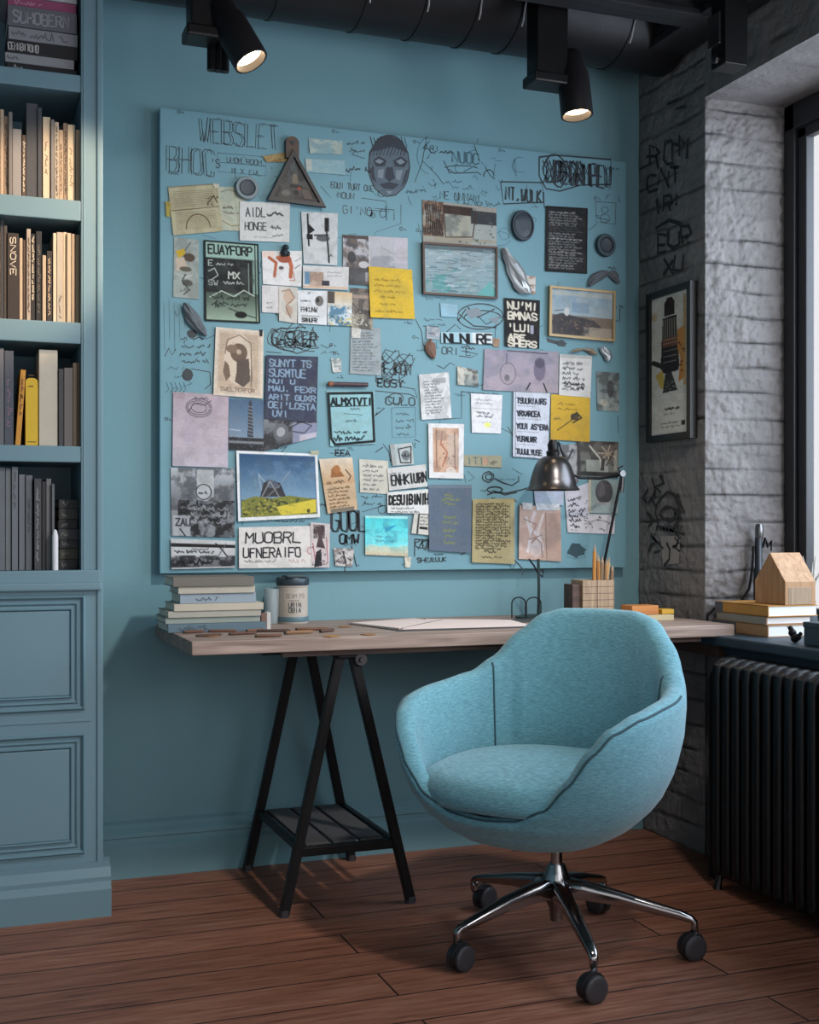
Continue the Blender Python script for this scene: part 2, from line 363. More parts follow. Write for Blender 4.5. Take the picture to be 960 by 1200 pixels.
# window
gm = mat('window_glass', (1, 1, 1, 1), 0)
_nt = gm.node_tree; _tr = _nt.nodes.new('ShaderNodeBsdfTransparent'); _gl = _nt.nodes.new('ShaderNodeBsdfGlossy'); _gl.inputs['Roughness'].default_value = .03
_mx = _nt.nodes.new('ShaderNodeMixShader'); _mx.inputs[0].default_value = .06; _nt.links.new(_tr.outputs[0], _mx.inputs[1]); _nt.links.new(_gl.outputs[0], _mx.inputs[2])
_nt.links.new(_mx.outputs[0], [n for n in _nt.nodes if n.type == 'OUTPUT_MATERIAL'][0].inputs['Surface'])
for (nm, y0, y1) in (('window_1', 1.2, YJ-.003), ('added_side_window', -1.0, .85)):  # the second window is unseen, added to let in more light
    fr = MB(); xa, xb = XW-.022, XW+.022
    fr.box(xa, xb, y1-.052, y1, ZSILL, ZSOF, bev=.004); fr.box(xa+.012, xb, y1-.098, y1-.055, ZSILL+.05, ZSOF-.085, bev=.004)
    fr.box(xa, xb, y0, y1, ZSOF-.085, ZSOF, bev=.004); fr.box(xa+.012, xb, y0, y1-.055, ZSOF-.12, ZSOF-.08, bev=.004)
    fr.box(xa, xb, y0, y1, ZSILL, ZSILL+.07, bev=.004); fr.box(xa, xb, y0, y0+.08, ZSILL, ZSOF, bev=.004); fr.box(xa, xb, (y0+y1)/2-.04, (y0+y1)/2+.04, ZSILL, ZSOF, bev=.004)
    win = struct(fr.build(nm, m_frame))
    b = MB(); b.box(XW+.002, XW+.006, y0+.02, y1-.07, ZSILL+.03, ZSOF-.09); b.build('window_pane', gm, win)

# ceiling works
duct = thing('ventilation_duct', 'long round black metal duct running along the top of the teal wall', 'duct', (.8, 3.6, 2.58))
b = MB(); yc, zc, R0 = 3.6, 2.765, .185; XC1s = .41
b.lathe([(0, 0), (R0, 0), (R0, XR-.02-XC1s), (0, XR-.02-XC1s)], (XC1s, yc, zc), (1, 0, 0), 40); b.build('pipe', m_duct, duct, smooth=True)
ms = mat('pale_strap_scratches', L(190, 186, 186), .4, .2)
for u in (418, 484, 543, 592, 716, 320):
    x = onY(u, 60, yc).x; b = MB(); b.lathe([(R0, -.006), (R0+.003, -.006), (R0+.003, .006), (R0, .006)], (x, yc, zc), (1, 0, 0), 40, True)
    b.build('band', m_duct, duct)
    b = MB(); rr_ = R0+.0042; w_ = rnd.uniform(.05, .09)
    b.tube([(x+.004*math.sin(k), yc-rr_*math.cos(math.radians(a)), zc-rr_*math.sin(math.radians(a))) for k, a in enumerate(range(5, 55, 6))], .0026, 5)
    b.build('pale_scratch', ms, duct)
joist = MB()
z0j = 2.602
for k in range(7): joist.box(.9, 2.18, 3.20+k*.012, 3.215+k*.012+.08, z0j+k*.028, z0j+k*.028+.023, bev=.003)
struct(joist.build('trim_1', m_slat))
jt = MB()
z1 = onX(750, 75, 2.17).z
for k in range(9): jt.box(2.13+k*.004, 2.27, 1.3, 3.5, z1+k*.031, z1+k*.031+.026, bev=.003)
struct(jt.build('trim_2', m_slat))
br = thing('ceiling_bracket', 'dark steel hanger bracket bolted high on the brick wall over the window', 'bracket', tuple(onX(862, 60, 2.12)))
p0 = onX(866, 82, 2.12)
b = MB(); b.box(2.05, 2.125, p0.y-.035, p0.y+.035, p0.z, ZC, bev=.003); b.build('post', m_black, br)
b = MB(); b.box(2.040, 2.05, p0.y-.02, p0.y+.035, p0.z+.06, p0.z+.15, bev=.002); b.build('plate', m_steel, br)
b = MB(); b.lathe([(0, 0), (.012, 0), (.012, .012), (0, .014)], (2.05, p0.y, p0.z+.02), (-1, 0, 0), 12); b.build('bolt', m_steel, br)

# spotlights
m_glow = mat('lit_spot_lens', (1, .85, .6, 1), .3, emit=(1, .72, .42, 1), estr=14)
def spot(label, base_px, yb, head_c, aim, first, en=6):
    """bracket box fixed under the duct, yoke and a cylindrical head aimed along aim"""
    bx0, bx1, bv = base_px
    t = thing('track_spotlight', label, 'spotlight', tuple(head_c), 'black spotlights under the duct')
    a0 = onY(bx0, bv, yb); a1 = onY(bx1, bv, yb)
    b = MB(); b.box(a0.x, a1.x, yb-.035, yb+.042, a0.z, a0.z+.30, bev=.006); b.box(a0.x-.012, a1.x+.02, yb-.045, yb+.046, a0.z-.02, a0.z+.012, bev=.006); b.build('mounting_box', m_black, t)
    ax = Vector(aim).normalized(); hc = Vector(head_c); r = .048; Lh = .19
    b = MB(); back = hc-ax*Lh
    b.lathe([(0, 0), (.025, .0), (r*.8, .02), (r*.86, .06), (r, .075), (r*1.02, Lh-.01), (r*1.02, Lh+.012), (r*.9, Lh+.012), (r*.86, Lh-.02), (0, Lh-.03)], back, ax, 32)
    hd = b.build('lamp_head', m_duct, t, smooth=True)
    b = MB(); b.lathe([(0, 0), (r*.85, 0), (r*.85, .004), (0, .004)], hc-ax*.012, ax, 24); b.build('lens', m_glow, hd)
    b = MB(); j = Vector(((a0.x+a1.x)/2+.03, yb, a0.z+.03)); b.tube([j, j+Vector((.02, 0, -.02)), back+ax*.03], .016, 10)
    b.lathe([(0, -.03), (.03, -.03), (.032, 0), (.03, .03), (0, .03)], j, (0, 1, 0), 16); b.build('yoke', m_black, t, smooth=True)
    if first:
        b = MB(); w0 = onY(243, 82, yb+.05); w1 = onY(266, 82, yb+.05)
        for k in range(3): b.tube([(w0.x+.012+.018*k, yb+.05, w0.z), (w0.x+.012+.018*k, yb+.05, w0.z+.24)], .013, 10)
        b.build('heat_sink', m_black, t, smooth=True)
    li = bpy.data.lights.new('spot_beam', 'SPOT'); lo = bpy.data.objects.new('spot_beam', li); C.objects.link(lo)
    lo.location = hc+ax*.02; lo.rotation_euler = ax.to_track_quat('-Z', 'Y').to_euler(); lo.parent = t; lo.location = ax*.02
    li.color = (1, .74, .48); li.energy = en; li.spot_size = math.radians(75); li.spot_blend = .9; li.shadow_soft_size = .03
    return t
spot('black ceiling spotlight on the left, tilted to the right with glowing lens', (221, 246, 38), 3.36, onY(292, 68, 3.30), (.30, -.20, -.62), True)
spot('black ceiling spotlight on the right, pointing straight down near the corner', (624, 660, 92), 3.365, onY(676, 131, 3.34), (.05, -.12, -1), False)

# ------------------------------------------------------------------ bookcase
YF = 3.475; XC1 = .393; XC0 = -1.24
cab = thing('built_in_bookcase', 'tall grey-teal built-in bookcase with open shelves above panelled drawers', 'bookcase', (-.4, YF, 0))
def zf(u, v, y=YF): return onY(u, v, y).z
XI = onY(95, 300, YF).x      # inner edge of the right stile
shelf_edges = [(88, 108), (235, 259), (378, 403), (523, 542)]   # front nosing top/bottom in the photo at u=95
zs = [(zf(95, a), zf(95, b_)) for a, b_ in shelf_edges]
zbot = zf(95, 668)
b = MB()
b.box(XI, XC1, YF, YF+.03, .10, ZC-.01, bev=.002)
b.box(XI+.006, XI+.010, YF-.002, YF+.004, .62 , ZC-.02, bev=.001); b.box(XC1-.014, XC1+.003, YF-.006, YF+.010, .12, ZC-.02, bev=.004)
b.box(XC1-.02, XC1, YF+.02, D-.002, .08, ZC-.01); b.build('side_stile', m_cab, cab)
b = MB(); b.box(XC0, XC1-.02, D-.022, D-.002, .08, ZC-.02); b.build('back_panel', m_cab, cab)
mdark = mat('dark_stained_interior', L(60, 76, 84), .7)
for xa in (XI+.001, -.72):
    b = MB(); b.box(xa, xa+.017, YF+.03, D-.03, zbot-.05, ZC-.02); b.build('upright', m_cab, cab)
for (a, c) in zs:
    b = MB(); b.box(XC0, XI, YF+.002, D-.025, c, a, bev=.003); b.build('shelf', m_cab, cab)
b = MB(); zt = zf(95, 690)
b.box(XC0, XC1-.004, YF-.008, YF+.03, zt, zbot, bev=.004); b.box(XC0, XC1-.002, YF-.02, YF+.02, zt-.004, zt+.018, bev=.005); b.box(XC0, XI, YF+.01, D-.03, zbot-.02, zbot); b.build('mid_rail', m_cab, cab)
b = MB(); b.box(XC0, XC1, YF-.001, YF+.02, .1, zt); b.build('lower_face', m_cab, cab)
def panel(v0, v1):
    z1_, z0_ = zf(100, v0), zf(100, v1); xr = onY(100, 700, YF).x; xl = -.28
    b = MB(); wd = .016
    def frame(i, y, w, dd):
        def rr(k): return [Vector((xl+k, y, z0_+k)), Vector((xr-k, y, z0_+k)), Vector((xr-k, y, z1_-k)), Vector((xl+k, y, z1_-k))]
        o_, m_, n_ = rr(i), rr(i+w*.5), rr(i+w)
        for q in range(4):
            p_ = (q+1) % 4
            for A, B, da, db in ((o_, m_, dd*.75, 0), (m_, n_, 0, dd*.6)):
                f4 = [A[q]+Vector((0, da, 0)), A[p_]+Vector((0, da, 0)), B[p_]+Vector((0, db, 0)), B[q]+Vector((0, db, 0))]; b.bm.faces.new([b.bm.verts.new(v) for v in f4])
            for A, da in ((o_, dd*.75), (n_, dd*.6)): b.bm.faces.new([b.bm.verts.new(v) for v in (A[q]+Vector((0, da, 0)), A[p_]+Vector((0, da, 0)), A[p_]+Vector((0, dd, 0)), A[q]+Vector((0, dd, 0)))])
    frame(.0, YF-.012, .012, .014); frame(.018, YF-.007, .010, .009); frame(.034, YF-.010, .008, .012)
    dp = b.build('drawer_panel', m_cab, cab)
    b = MB(); b.box(xl+.042, xr-.042, YF-.006, YF, z0_+.042, z1_-.042, bev=.003); b.build('raised_field', m_cab, dp)
panel(697, 832); panel(858, 1000)
b = MB()
for v in (846, 1017): z_ = zf(60, v); b.box(XC0, XC1-.03, YF-.004, YF+.001, z_-.003, z_+.003, bev=.001)
b.build('rail_bead', m_cab, cab)
b = MB(); zp = zf(120, 1030)
b.prism([(XC0, YF-.0+p, z) for p, z in [(0.02, 0), (-.032, 0), (-.032, zp-.02), (-.024, zp), (-.024, zp+.012), (-.008, zp+.035), (-.008, zp+.05), (.02, zp+.055)]], (XC1+.022-XC0, 0, 0))
b.build('plinth', m_cab, cab)
b = MB(); b.box(XC1-.03, XC1+.022, YF+.01, D-.002, 0, zp+.03, bev=.004); b.build('plinth_return', m_cab, cab)

# books --------------------------------------------------------------
def ybook(): return YF+.028
def book(name, label, x0, x1, y0, y1, z0, z1, col, stand=True, tilt=0, title=None, tcol=(225, 215, 195), pages=None, cat='book', group=None, axis='y', k=.85):
    """spine towards -y.  stand: height along z; otherwise lying flat."""
    t = thing(name, label, cat, ((x0+x1)/2, y0, z0), group); c = simple(*col, k=k); th = .0022
    rot = Matrix.Rotation(math.radians(tilt), 3, 'Y') if tilt else None; piv = (x1 if tilt > 0 else x0, y0, z0)
    b = MB()
    if stand:
        b.box(x0, x1, y0, y0+.004, z0, z1, bev=.0012, rot=rot, piv=piv); b.box(x0, x0+th, y0+.002, y1, z0, z1, rot=rot, piv=piv); b.box(x1-th, x1, y0+.002, y1, z0, z1, rot=rot, piv=piv)
        b.build('cover', c, t); b = MB(); b.box(x0+th, x1-th, y0+.005, y1-.004, z0+.003, z1-.004, rot=rot, piv=piv); b.build('pages', pages or m_cream, t)
    else:
        b.box(x0, x1, y0, y0+.004, z0, z1, bev=.0012); b.box(x0, x1, y0+.002, y1, z0, z0+th); b.box(x0, x1, y0+.002, y1, z1-th, z1)
        b.build('cover', c, t); b = MB(); b.box(x0+.003, x1-.004, y0+.005, y1-.004, z0+th, z1-th); b.build('pages', pages or m_cream, t)
    if title is not None:
        rs = random.Random(int(x0*9999+z0*777)); yy = y0-.0006; lw = .0009; vs = []; fs = []
        w = x1-x0; h = z1-z0
        if stand:   # reading downwards
            a0, a1 = title[0], title[1]; hh = w*.5; cx = (x0+x1)/2
            if len(title) > 2: st = text_strokes(title[2], 0, 0, hh, (a1-a0)*h/len(title[2]), .1)
            else: st = squig(0, 0, (a1-a0)*h, hh, rs)
            st = [[(cx-hh*.5-q, z1-a0*h-p) for p, q in s] for s in st]
        else:
            a0, a1 = title[0], title[1]; hh = h*.55
            if len(title) > 2: st = text_strokes(title[2], 0, 0, hh, (a1-a0)*w/len(title[2]), .1)
            else: st = squig(0, 0, (a1-a0)*w, hh, rs)
            st = [[(x0+a0*w+p, z0+h*.2-q) for p, q in s] for s in st]
        for s in st:
            P = [Vector((a, yy, c_)) for a, c_ in s]
            if rot is not None: P = [rot @ (p-Vector(piv))+Vector(piv) for p in P]
            bI = len(vs)
            for i, p in enumerate(P):
                tt = (P[min(i+1, len(P)-1)]-P[max(i-1, 0)]); tt = tt.normalized() if tt.length > 1e-8 else Vector((1, 0, 0)); sd = Vector((0, -1, 0)).cross(tt)*max(lw, hh*.075)
                vs += [p+sd, p-sd]
            for i in range(len(P)-1): fs.append((bI+2*i, bI+2*i+1, bI+2*i+3, bI+2*i+2))
        me = bpy.data.meshes.new('spine_title'); o_ = root_loc(t); me.from_pydata([v-o_ for v in vs], [], fs); me.materials.append(simple(*tcol))
        o = bpy.data.objects.new('spine_title', me); C.objects.link(o); o.parent = t
    return t
def tone(c):
    r, g_, b_ = c; mx = max(c); 
    if mx < 62: return 'black'
    if r > 150 and g_ > 110 and b_ < 80: return 'yellow'
    if r-b_ > 60: return 'orange'
    if r-b_ > 18: return 'cream' if mx > 165 else ('tan' if mx > 110 else 'brown')
    return 'white' if mx > 190 else ('light grey' if mx > 140 else ('grey' if mx > 95 else 'charcoal'))
ORD = ['first', 'second', 'third', 'fourth', 'fifth', 'sixth', 'seventh', 'eighth', 'ninth', 'tenth', 'eleventh', 'twelfth', 'thirteenth', 'fourteenth', 'fifteenth', 'sixteenth', 'seventeenth', 'eighteenth', 'nineteenth', 'twentieth', 'twenty-first']
def row(shelf, wh, base_z, lst, vb_extra=0):
    n = len(lst)
    for i, e in enumerate(lst):
        u0, u1, vt, col = e[:4]; kw = e[4] if len(e) > 4 else {}
        y0 = ybook()+rnd.uniform(-.004, .012)+kw.get('dy', 0)
        x0 = onY(u0, vt, y0).x+.0006; x1 = onY(u1, vt, y0).x-.0002
        z1_ = onY((u0+u1)/2, vt, y0).z
        d = kw.get('d', rnd.uniform(.15, .2)); w = 'thick' if u1-u0 > 11 else ('thin' if u1-u0 < 5.5 else 'medium')
        lab = kw.get('lab') or '%s %s upright book, %s from the right end of the %s bookcase shelf' % (w, tone(col), ORD[n-1-i], wh)
        book('book', lab, x0, x1, y0, y0+d, base_z, z1_, col, True, kw.get('tilt', 0), kw.get('t'), kw.get('tc', (225, 215, 195)), group='upright books on the %s shelf' % wh)
G = (105, 104, 106); T = (196, 172, 146); CR = (222, 203, 176); DK = (48, 46, 50); BR = (92, 74, 62)
row(2, 'second highest', zs[1][0], [(-24, -14, 135, G), (-14, -6, 140, T), (-6, 0, 130, DK), (0, 4.5, 128, T), (4.5, 10, 136, (150, 132, 116), {'t': (.1, .9), 'tc': (60, 50, 44)}), (10, 14.5, 131, (128, 122, 118)), (14.5, 25, 151, (150, 146, 144)),
  (25.5, 30.5, 158, BR, {'t': (.1, .9)}), (30.5, 44, 121, (74, 76, 82)), (44, 49, 126, (70, 72, 78)), (50, 59, 137, CR, {'t': (.3, .7), 'tc': (90, 70, 60)}), (59.5, 64, 140, (135, 130, 128)),
  (64, 69, 143, (196, 180, 160), {'t': (.05, .95), 'tc': (40, 36, 36)}), (69, 74, 152, T, {'t': (.2, .9), 'tc': (70, 56, 48)}), (74, 79, 144, (160, 140, 120), {'t': (.1, .9), 'tc': (40, 34, 32)}), (79, 88, 146, CR, {'t': (.3, .8), 'tc': (120, 100, 80)}), (88.5, 94, 152, T)])
row(3, 'third highest', zs[2][0], [(-22, -12, 270, DK), (-12, -5, 262, G), (-5, 0, 270, T), (0, 4.5, 257, (60, 60, 64)), (4.5, 8.5, 264, (78, 70, 66)), (8.5, 22, 273, (52, 42, 38), {'t': (.05, .5, 'SNOVE'), 'tc': (230, 215, 195)}), (22.5, 26.5, 279, T),
  (27, 31, 281, BR), (31, 36, 268, (180, 164, 148), {'t': (.1, .9), 'tc': (60, 46, 42)}), (36, 41.5, 274, (44, 40, 42), {'t': (.03, .75), 'tc': (235, 220, 190)}), (42, 49, 271, (36, 36, 40), {'t': (.15, .9), 'tc': (120, 110, 100)}), (49.5, 54, 299, T),
  (54.5, 61, 294, (50, 44, 44), {'t': (.1, .9), 'tc': (225, 190, 150)}), (62, 66.5, 273, CR), (66.5, 74, 272, (190, 178, 160), {'t': (.7, .95), 'tc': (80, 70, 60)}), (74, 78.5, 272, CR), (78.5, 83.5, 273, (205, 188, 164)), (84, 88.5, 274, T), (88.5, 93.5, 275, (176, 150, 122))])
row(4, 'fourth highest', zs[3][0], [(-24, -12, 425, G), (-12, -1, 415, T), (-1, 4.5, 408, (112, 112, 116)), (5, 16, 411, (84, 88, 98), {'t': (.3, .8), 'tc': (160, 120, 140)}), (17.5, 24, 433, (216, 150, 62), {'tilt': 4, 't': (.12, .6), 'tc': (60, 40, 30)}),
  (45.5, 67.5, 410, (205, 196, 180)), (68.5, 75, 432, (78, 76, 80)), (75, 85.5, 431, (118, 112, 112)), (86, 90, 425, (180, 158, 132)), (90, 94, 425, (120, 100, 84))])
row(5, 'lowest', zbot, [(-22, -12, 552, G), (-12, -1, 549, (120, 122, 126)), (-1, 6, 548, (112, 116, 122)), (6.3, 13, 549, (122, 126, 130)), (13.5, 21, 547, (116, 120, 126), {'t': (.05, .4), 'tc': (70, 72, 78)}), (22, 29.5, 556, (118, 122, 128)), (30, 38, 557, (108, 112, 118), {'t': (.25, .6), 'tc': (60, 60, 66)}),
  (40, 48.5, 561, (74, 74, 78), {'t': (.1, .9), 'tc': (160, 160, 160)}), (49, 54, 564, (60, 60, 64)), (54, 60, 561, (120, 120, 124)), (60.5, 64, 567, (104, 106, 110))])
# the yellow round-shouldered binder
yb = ybook(); xa, xb = onY(30, 440, yb).x, onY(44.5, 440, yb).x; zb0, zb1 = zs[3][0], onY(37, 443, yb).z
t = thing('slipcase_book', 'bright yellow book with rounded shoulders beside the wide cream one', 'book', ((xa+xb)/2, yb, zb0))
b = MB(); n_ = 8; cr_ = .012
poly = [(xa, yb, zb0), (xb, yb, zb0)]+[(xb-cr_+cr_*math.cos(math.radians(a)), yb, zb1-cr_+cr_*math.sin(math.radians(a))) for a in range(0, 91, 15)]+[(xa+cr_-cr_*math.sin(math.radians(a)), yb, zb1-cr_+cr_*math.cos(math.radians(a))) for a in range(0, 91, 15)]
b.prism(poly, (0, .16, 0)); b.build('cover', simple(222, 182, 52), t)
b = MB(); b.box(xa+.004, xb-.004, yb-.001, yb, zb0+.01, zb0+.012); b.box(xa+.008, xb-.012, yb-.001, yb, zb0+.16, zb0+.163); b.box(xa+.008, xb-.01, yb-.001, yb, zb0+.19, zb0+.192); b.build('spine_print', simple(110, 84, 40), t)
# white candle on the lowest shelf
c0 = onY(64.5, 657, YF+.018); b = MB(); zc_ = onY(64, 620, YF+.018).z
b.lathe([(0, 0), (.0085, 0), (.0085, zc_-zbot-.02), (.005, zc_-zbot-.004), (0, zc_-zbot)], (c0.x, YF+.018, zbot), seg=14); tag(b.build('candle', simple(225, 225, 230), smooth=True), 'slim white candle standing at the front of the lowest shelf', 'candle')
# piled dark boxes / books right end of the lowest shelf
k = 0; z = zbot
for i, (hh, cc) in enumerate([(.028, (54, 56, 58)), (.03, (74, 74, 66)), (.022, (48, 52, 56)), (.03, (62, 66, 70)), (.026, (44, 46, 50)), (.03, (60, 62, 60)), (.024, (50, 54, 58))]):
    xa, xb = onY(68, 620, YF+.06).x+rnd.uniform(0, .004), onY(93.5, 620, YF+.06).x-rnd.uniform(.002, .006)
    book('book', 'dark flat-lying book, %s from the bottom of the pile on the lowest shelf' % ORD[i], xa, xb, YF+.05+rnd.uniform(0, .01), YF+.2, z+.0004, z+hh, cc, False, title=(.15, .5), tcol=(130, 130, 125), group='pile of dark books on the lowest shelf'); z += hh+.0004
# top shelf: flat stack
z = zs[0][0]
TOPS = [(8, 90, .022, (34, 32, 36), (.1, .3), (180, 180, 180), 'thin black book at the bottom of the top shelf stack'),
 (6, 87, .026, (150, 150, 156), (.02, .2), (60, 60, 64), 'light grey book second from the bottom of the top shelf stack'),
 (8, 91, .036, (36, 34, 38), (.02, .45, 'CENNBITONO'), (190, 186, 186), 'black book with white capitals in the top shelf stack'),
 (10, 91, .034, (142, 142, 150), (.05, .85), (80, 80, 86), 'pale grey book with dark title line in the top shelf stack'),
 (9, 90, .056, (104, 102, 112), (.08, .9, 'SUHOBERN'), (150, 150, 158), 'thick grey book with raised capitals in the top shelf stack'),
 (9, 89, .026, (150, 74, 108), (.1, .5), (200, 150, 170), 'magenta-purple book in the top shelf stack'),
 (3, 90, .040, (176, 176, 182), (.25, .75, 'COMCOUBUO'), (40, 40, 46), 'white book with black capitals high in the top shelf stack'),
 (12, 84, .030, (40, 38, 42), (.2, .7), (110, 110, 116), 'charcoal book on the very top of the top shelf stack')]
for (u0, u1, hh, cc, tt, tc, lab) in TOPS:
    y0 = ybook()+rnd.uniform(-.003, .006); book('book', lab, onY(u0, 60, y0).x, onY(u1, 60, y0).x, y0, y0+.2, z+.0004, z+hh, cc, False, title=tt, tcol=tc, group='stack of books lying on the top shelf'); z += hh+.0004
# ------------------------------------------------------------------ mood board
YB = 3.775
bl = onY(187.5, 126, YB); brr = onY(734, 190, YB); bbz = onY(191, 672, YB).z
BX0, BX1, BZ0, BZ1 = bl.x, brr.x, bbz, bl.z
board = thing('mood_board', 'huge teal-painted mood board covered in marker doodles, leaning close to the wall', 'board', ((BX0+BX1)/2, YB, BZ0))
b = MB(); b.box(BX0, BX1, YB, YB+.026, BZ0, BZ1, bev=.0015); b.build('panel', m_board, board)
b = MB(); b.box(BX0+.03, BX1-.03, YB+.025, D-.001, BZ0+.05, BZ0+.09); b.box(BX0+.03, BX1-.03, YB+.025, D-.001, BZ1-.09, BZ1-.05); b.build('wall_batten', m_board, board)
def sl(u, v): return (HZ-v)/(4385-u)
YI = YB-.0006
def bt(s, x, y, h, adv=None, w=.0028, outline=0, jit=.07, m=None, nm='marker_lettering'):
    return ribbon(nm, text_strokes(s, x, y, h, adv, jit, sl(x, y), outline), w, m or m_ink, board, 'Y', YI)
def bs(strokes, w=.0025, m=None, nm='marker_drawing'): return ribbon(nm, strokes, w, m or m_ink, board, 'Y', YI)
def bq(x, y, w, h, rows=1, gap=9, wd=.002, seed=1, m=None):
    rs = random.Random(seed); st = []
    for r in range(rows): st += squig(x+rs.uniform(0, 4), y+r*gap, w*rs.uniform(.75, 1), h, rs)
    return ribbon('marker_handwriting', st, wd, m or m_ink, board, 'Y', YI)
# headers: double stroked capitals
bt("WEBSLET", 233, 166, 28, 13.4, .0015, 3.2); bt("BHOC", 196, 201, 30, 14, .0015, 3.4); bt("'S", 247, 196, 10, 6, .002)
bs([[(255, 179), (312, 184), (312, 206), (256, 201), (255, 179)], [(256, 190), (312, 195)]], .0012, m_ink2)
bt("UNOM ROOM.", 266, 190, 6, 4.6, .0016); bt("M X EWL", 272, 203, 6, 5, .0014)
# spiral face top centre
bs([ell(456, 194, 24, 36, 30, j=.5)], .003)
mf1 = mat('face_paint_dark', L(48, 54, 64), .7); mf2 = mat('face_paint_grey', L(120, 132, 140), .7)
blob('marker_drawing', [ell(456, 194, 23.5, 35.5, 28)], mat('face_paint_base', L(84, 98, 110), .7, var=.35, vscale=45), board, YI+.0001)
blob('marker_drawing', [[(434, 178), (440, 165), (456, 158), (472, 165), (479, 180), (470, 176), (458, 172), (446, 176)]], mf1, board, YI-.0001)
for pg in ([(437, 188), (444, 183), (453, 188), (451, 195), (441, 195)], [(461, 188), (470, 183), (478, 189), (474, 196), (463, 195)], [(453, 196), (460, 196), (463, 209), (456, 213), (451, 208)], [(445, 216), (456, 213), (468, 216), (461, 222), (450, 221)], [(433, 196), (438, 200), (441, 214), (436, 210)], [(476, 200), (479, 198), (475, 214), (470, 219)]): blob('marker_drawing', [pg], mf1, board, YI-.0002)
for pg in ([(439, 189), (444, 186), (450, 189), (445, 192)], [(464, 189), (470, 186), (475, 190), (469, 193)], [(443, 199), (450, 198), (449, 209), (443, 208)], [(464, 200), (472, 199), (469, 211), (464, 210)], [(452, 224), (460, 224), (457, 228)]): blob('marker_drawing', [pg], mf2, board, YI-.0003)
bs([[(434+k*4, 160+k % 3), (437+k*4, 172), (433+k*4, 182)] for k in range(11)], .002)
bs([[(413, 181), (428, 186)], [(412, 181), (418, 176)], [(424, 232), (452, 236), (456, 248), (430, 246)], [(500, 160), (495, 190), (486, 214)], [(495, 188), (512, 205), (520, 216)], [(504, 165), (496, 174)], [(507, 210), (512, 216), (506, 218), (502, 214)]], .0014)
bq(406, 170, 24, 5, 2, 9, .002, 3); bq(404, 203, 44, 7, 1, 9, .003, 4); bt("EOUI TURT ONE", 388, 220, 7, 3.9, .002); bt("NOUN", 396, 232, 7, 5, .002); bt("GI'NO", 402, 250, 9, 7, .002)
bs([ell(449, 250, 4, 5, 10), [(438, 244), (462, 246), (462, 258)], ell(437, 252, 2.5, 3)], .0016)
bs([[(313, 236), (327, 218), (341, 184)], [(322, 206), (333, 213)], [(316, 220), (326, 210)], [(376, 218), (388, 232)], [(470, 240), (470, 262), (440, 272), (436, 288)], [(478, 230), (482, 240)], [(409, 275), (418, 274)]], .0012)
# right top scribbles
bt("NUOC", 530, 190, 13, 8, .0018, 1.2, m=m_ink2); bt("ARI", 498, 176, 6, 6, .0018); bq(502, 180, 30, 5, 1, 9, .0025, 8)
bs([ell(540, 198, 20, 4, 12, 200, 350), [(520, 188), (527, 203), (531, 202)], [(556, 170), (562, 188)], ell(573, 206, 6, 7, 12, 170, 370), [(569, 196), (574, 205), (580, 210)], [(526, 198), (532, 203), (560, 202), (564, 205)]], .0022)
bq(525, 222, 34, 6, 1, 9, .0016, 9, m_ink2); bt("NE UNNALL", 516, 233, 9, 5.6, .0022); bq(530, 242, 60, 6, 1, 9, .002, 12)
bs([ell(505, 182, 16, 22, 14, 100, 260), ell(610, 193, 9, 9, 10, 60, 290), [(604, 186), (600, 196), (606, 206)]], .0012, m_ink2)
bt("NHEGRMPEN", 641, 213, 26, 8.4, .004, 2.0, .1); bs([[(632, 184), (652, 182), (716, 187), (716, 216), (680, 217), (656, 224), (640, 221), (632, 206), (632, 184)], ell(650, 198, 14, 16, 16, j=1), ell(655, 204, 9, 15, 14, j=1)], .0042)
bs([[(636+k*4, 188), (642+k*4, 200+k % 4*3), (637+k*4, 214)] for k in range(12)], .0034)
bt("NT,WULK", 592, 234, 15, 6.2, .003, 1.0); bs([[(587, 213), (636, 214), (637, 237), (590, 239), (587, 213)], [(637, 225), (638, 243), (660, 245)]], .0035)
bs([[(698, 236), (722, 238), (721, 263), (699, 260), (698, 236)], ell(709, 246, 4, 4, 10), ell(709, 256, 6, 5, 10), [(700, 262), (690, 270)]], .0014)
bs([ell(588, 280, 10, 8, 12, j=1), ell(591, 274, 6, 7, 10, j=1)], .001, m_ink2)
bs([ell(563, 371, 27, 15, 26), ell(566, 373, 22, 9, 20, 170, 360), [(538, 368), (555, 382), (582, 384)], [(548, 360), (560, 372), (580, 362)], [(556, 366), (570, 380), (586, 372)], [(537, 376), (546, 362)]], .003)
blob('marker_drawing', [[(545, 364), (560, 360), (566, 368), (552, 374)], [(572, 374), (586, 370), (582, 380)]], mf2, board, YI-.0001)
bs([[(496, 382), (514, 383)], [(487, 374), (494, 388), (496, 404), (506, 420)], [(520, 392), (534, 380), (540, 386)], [(541, 411), (560, 415), (552, 419), (538, 417)], [(512, 428), (520, 432), (528, 425), (533, 428)]], .002)
bt("ORI E", 518, 415, 8, 7, .0028); bq(540, 410, 18, 6, 1, 8, .003, 21)
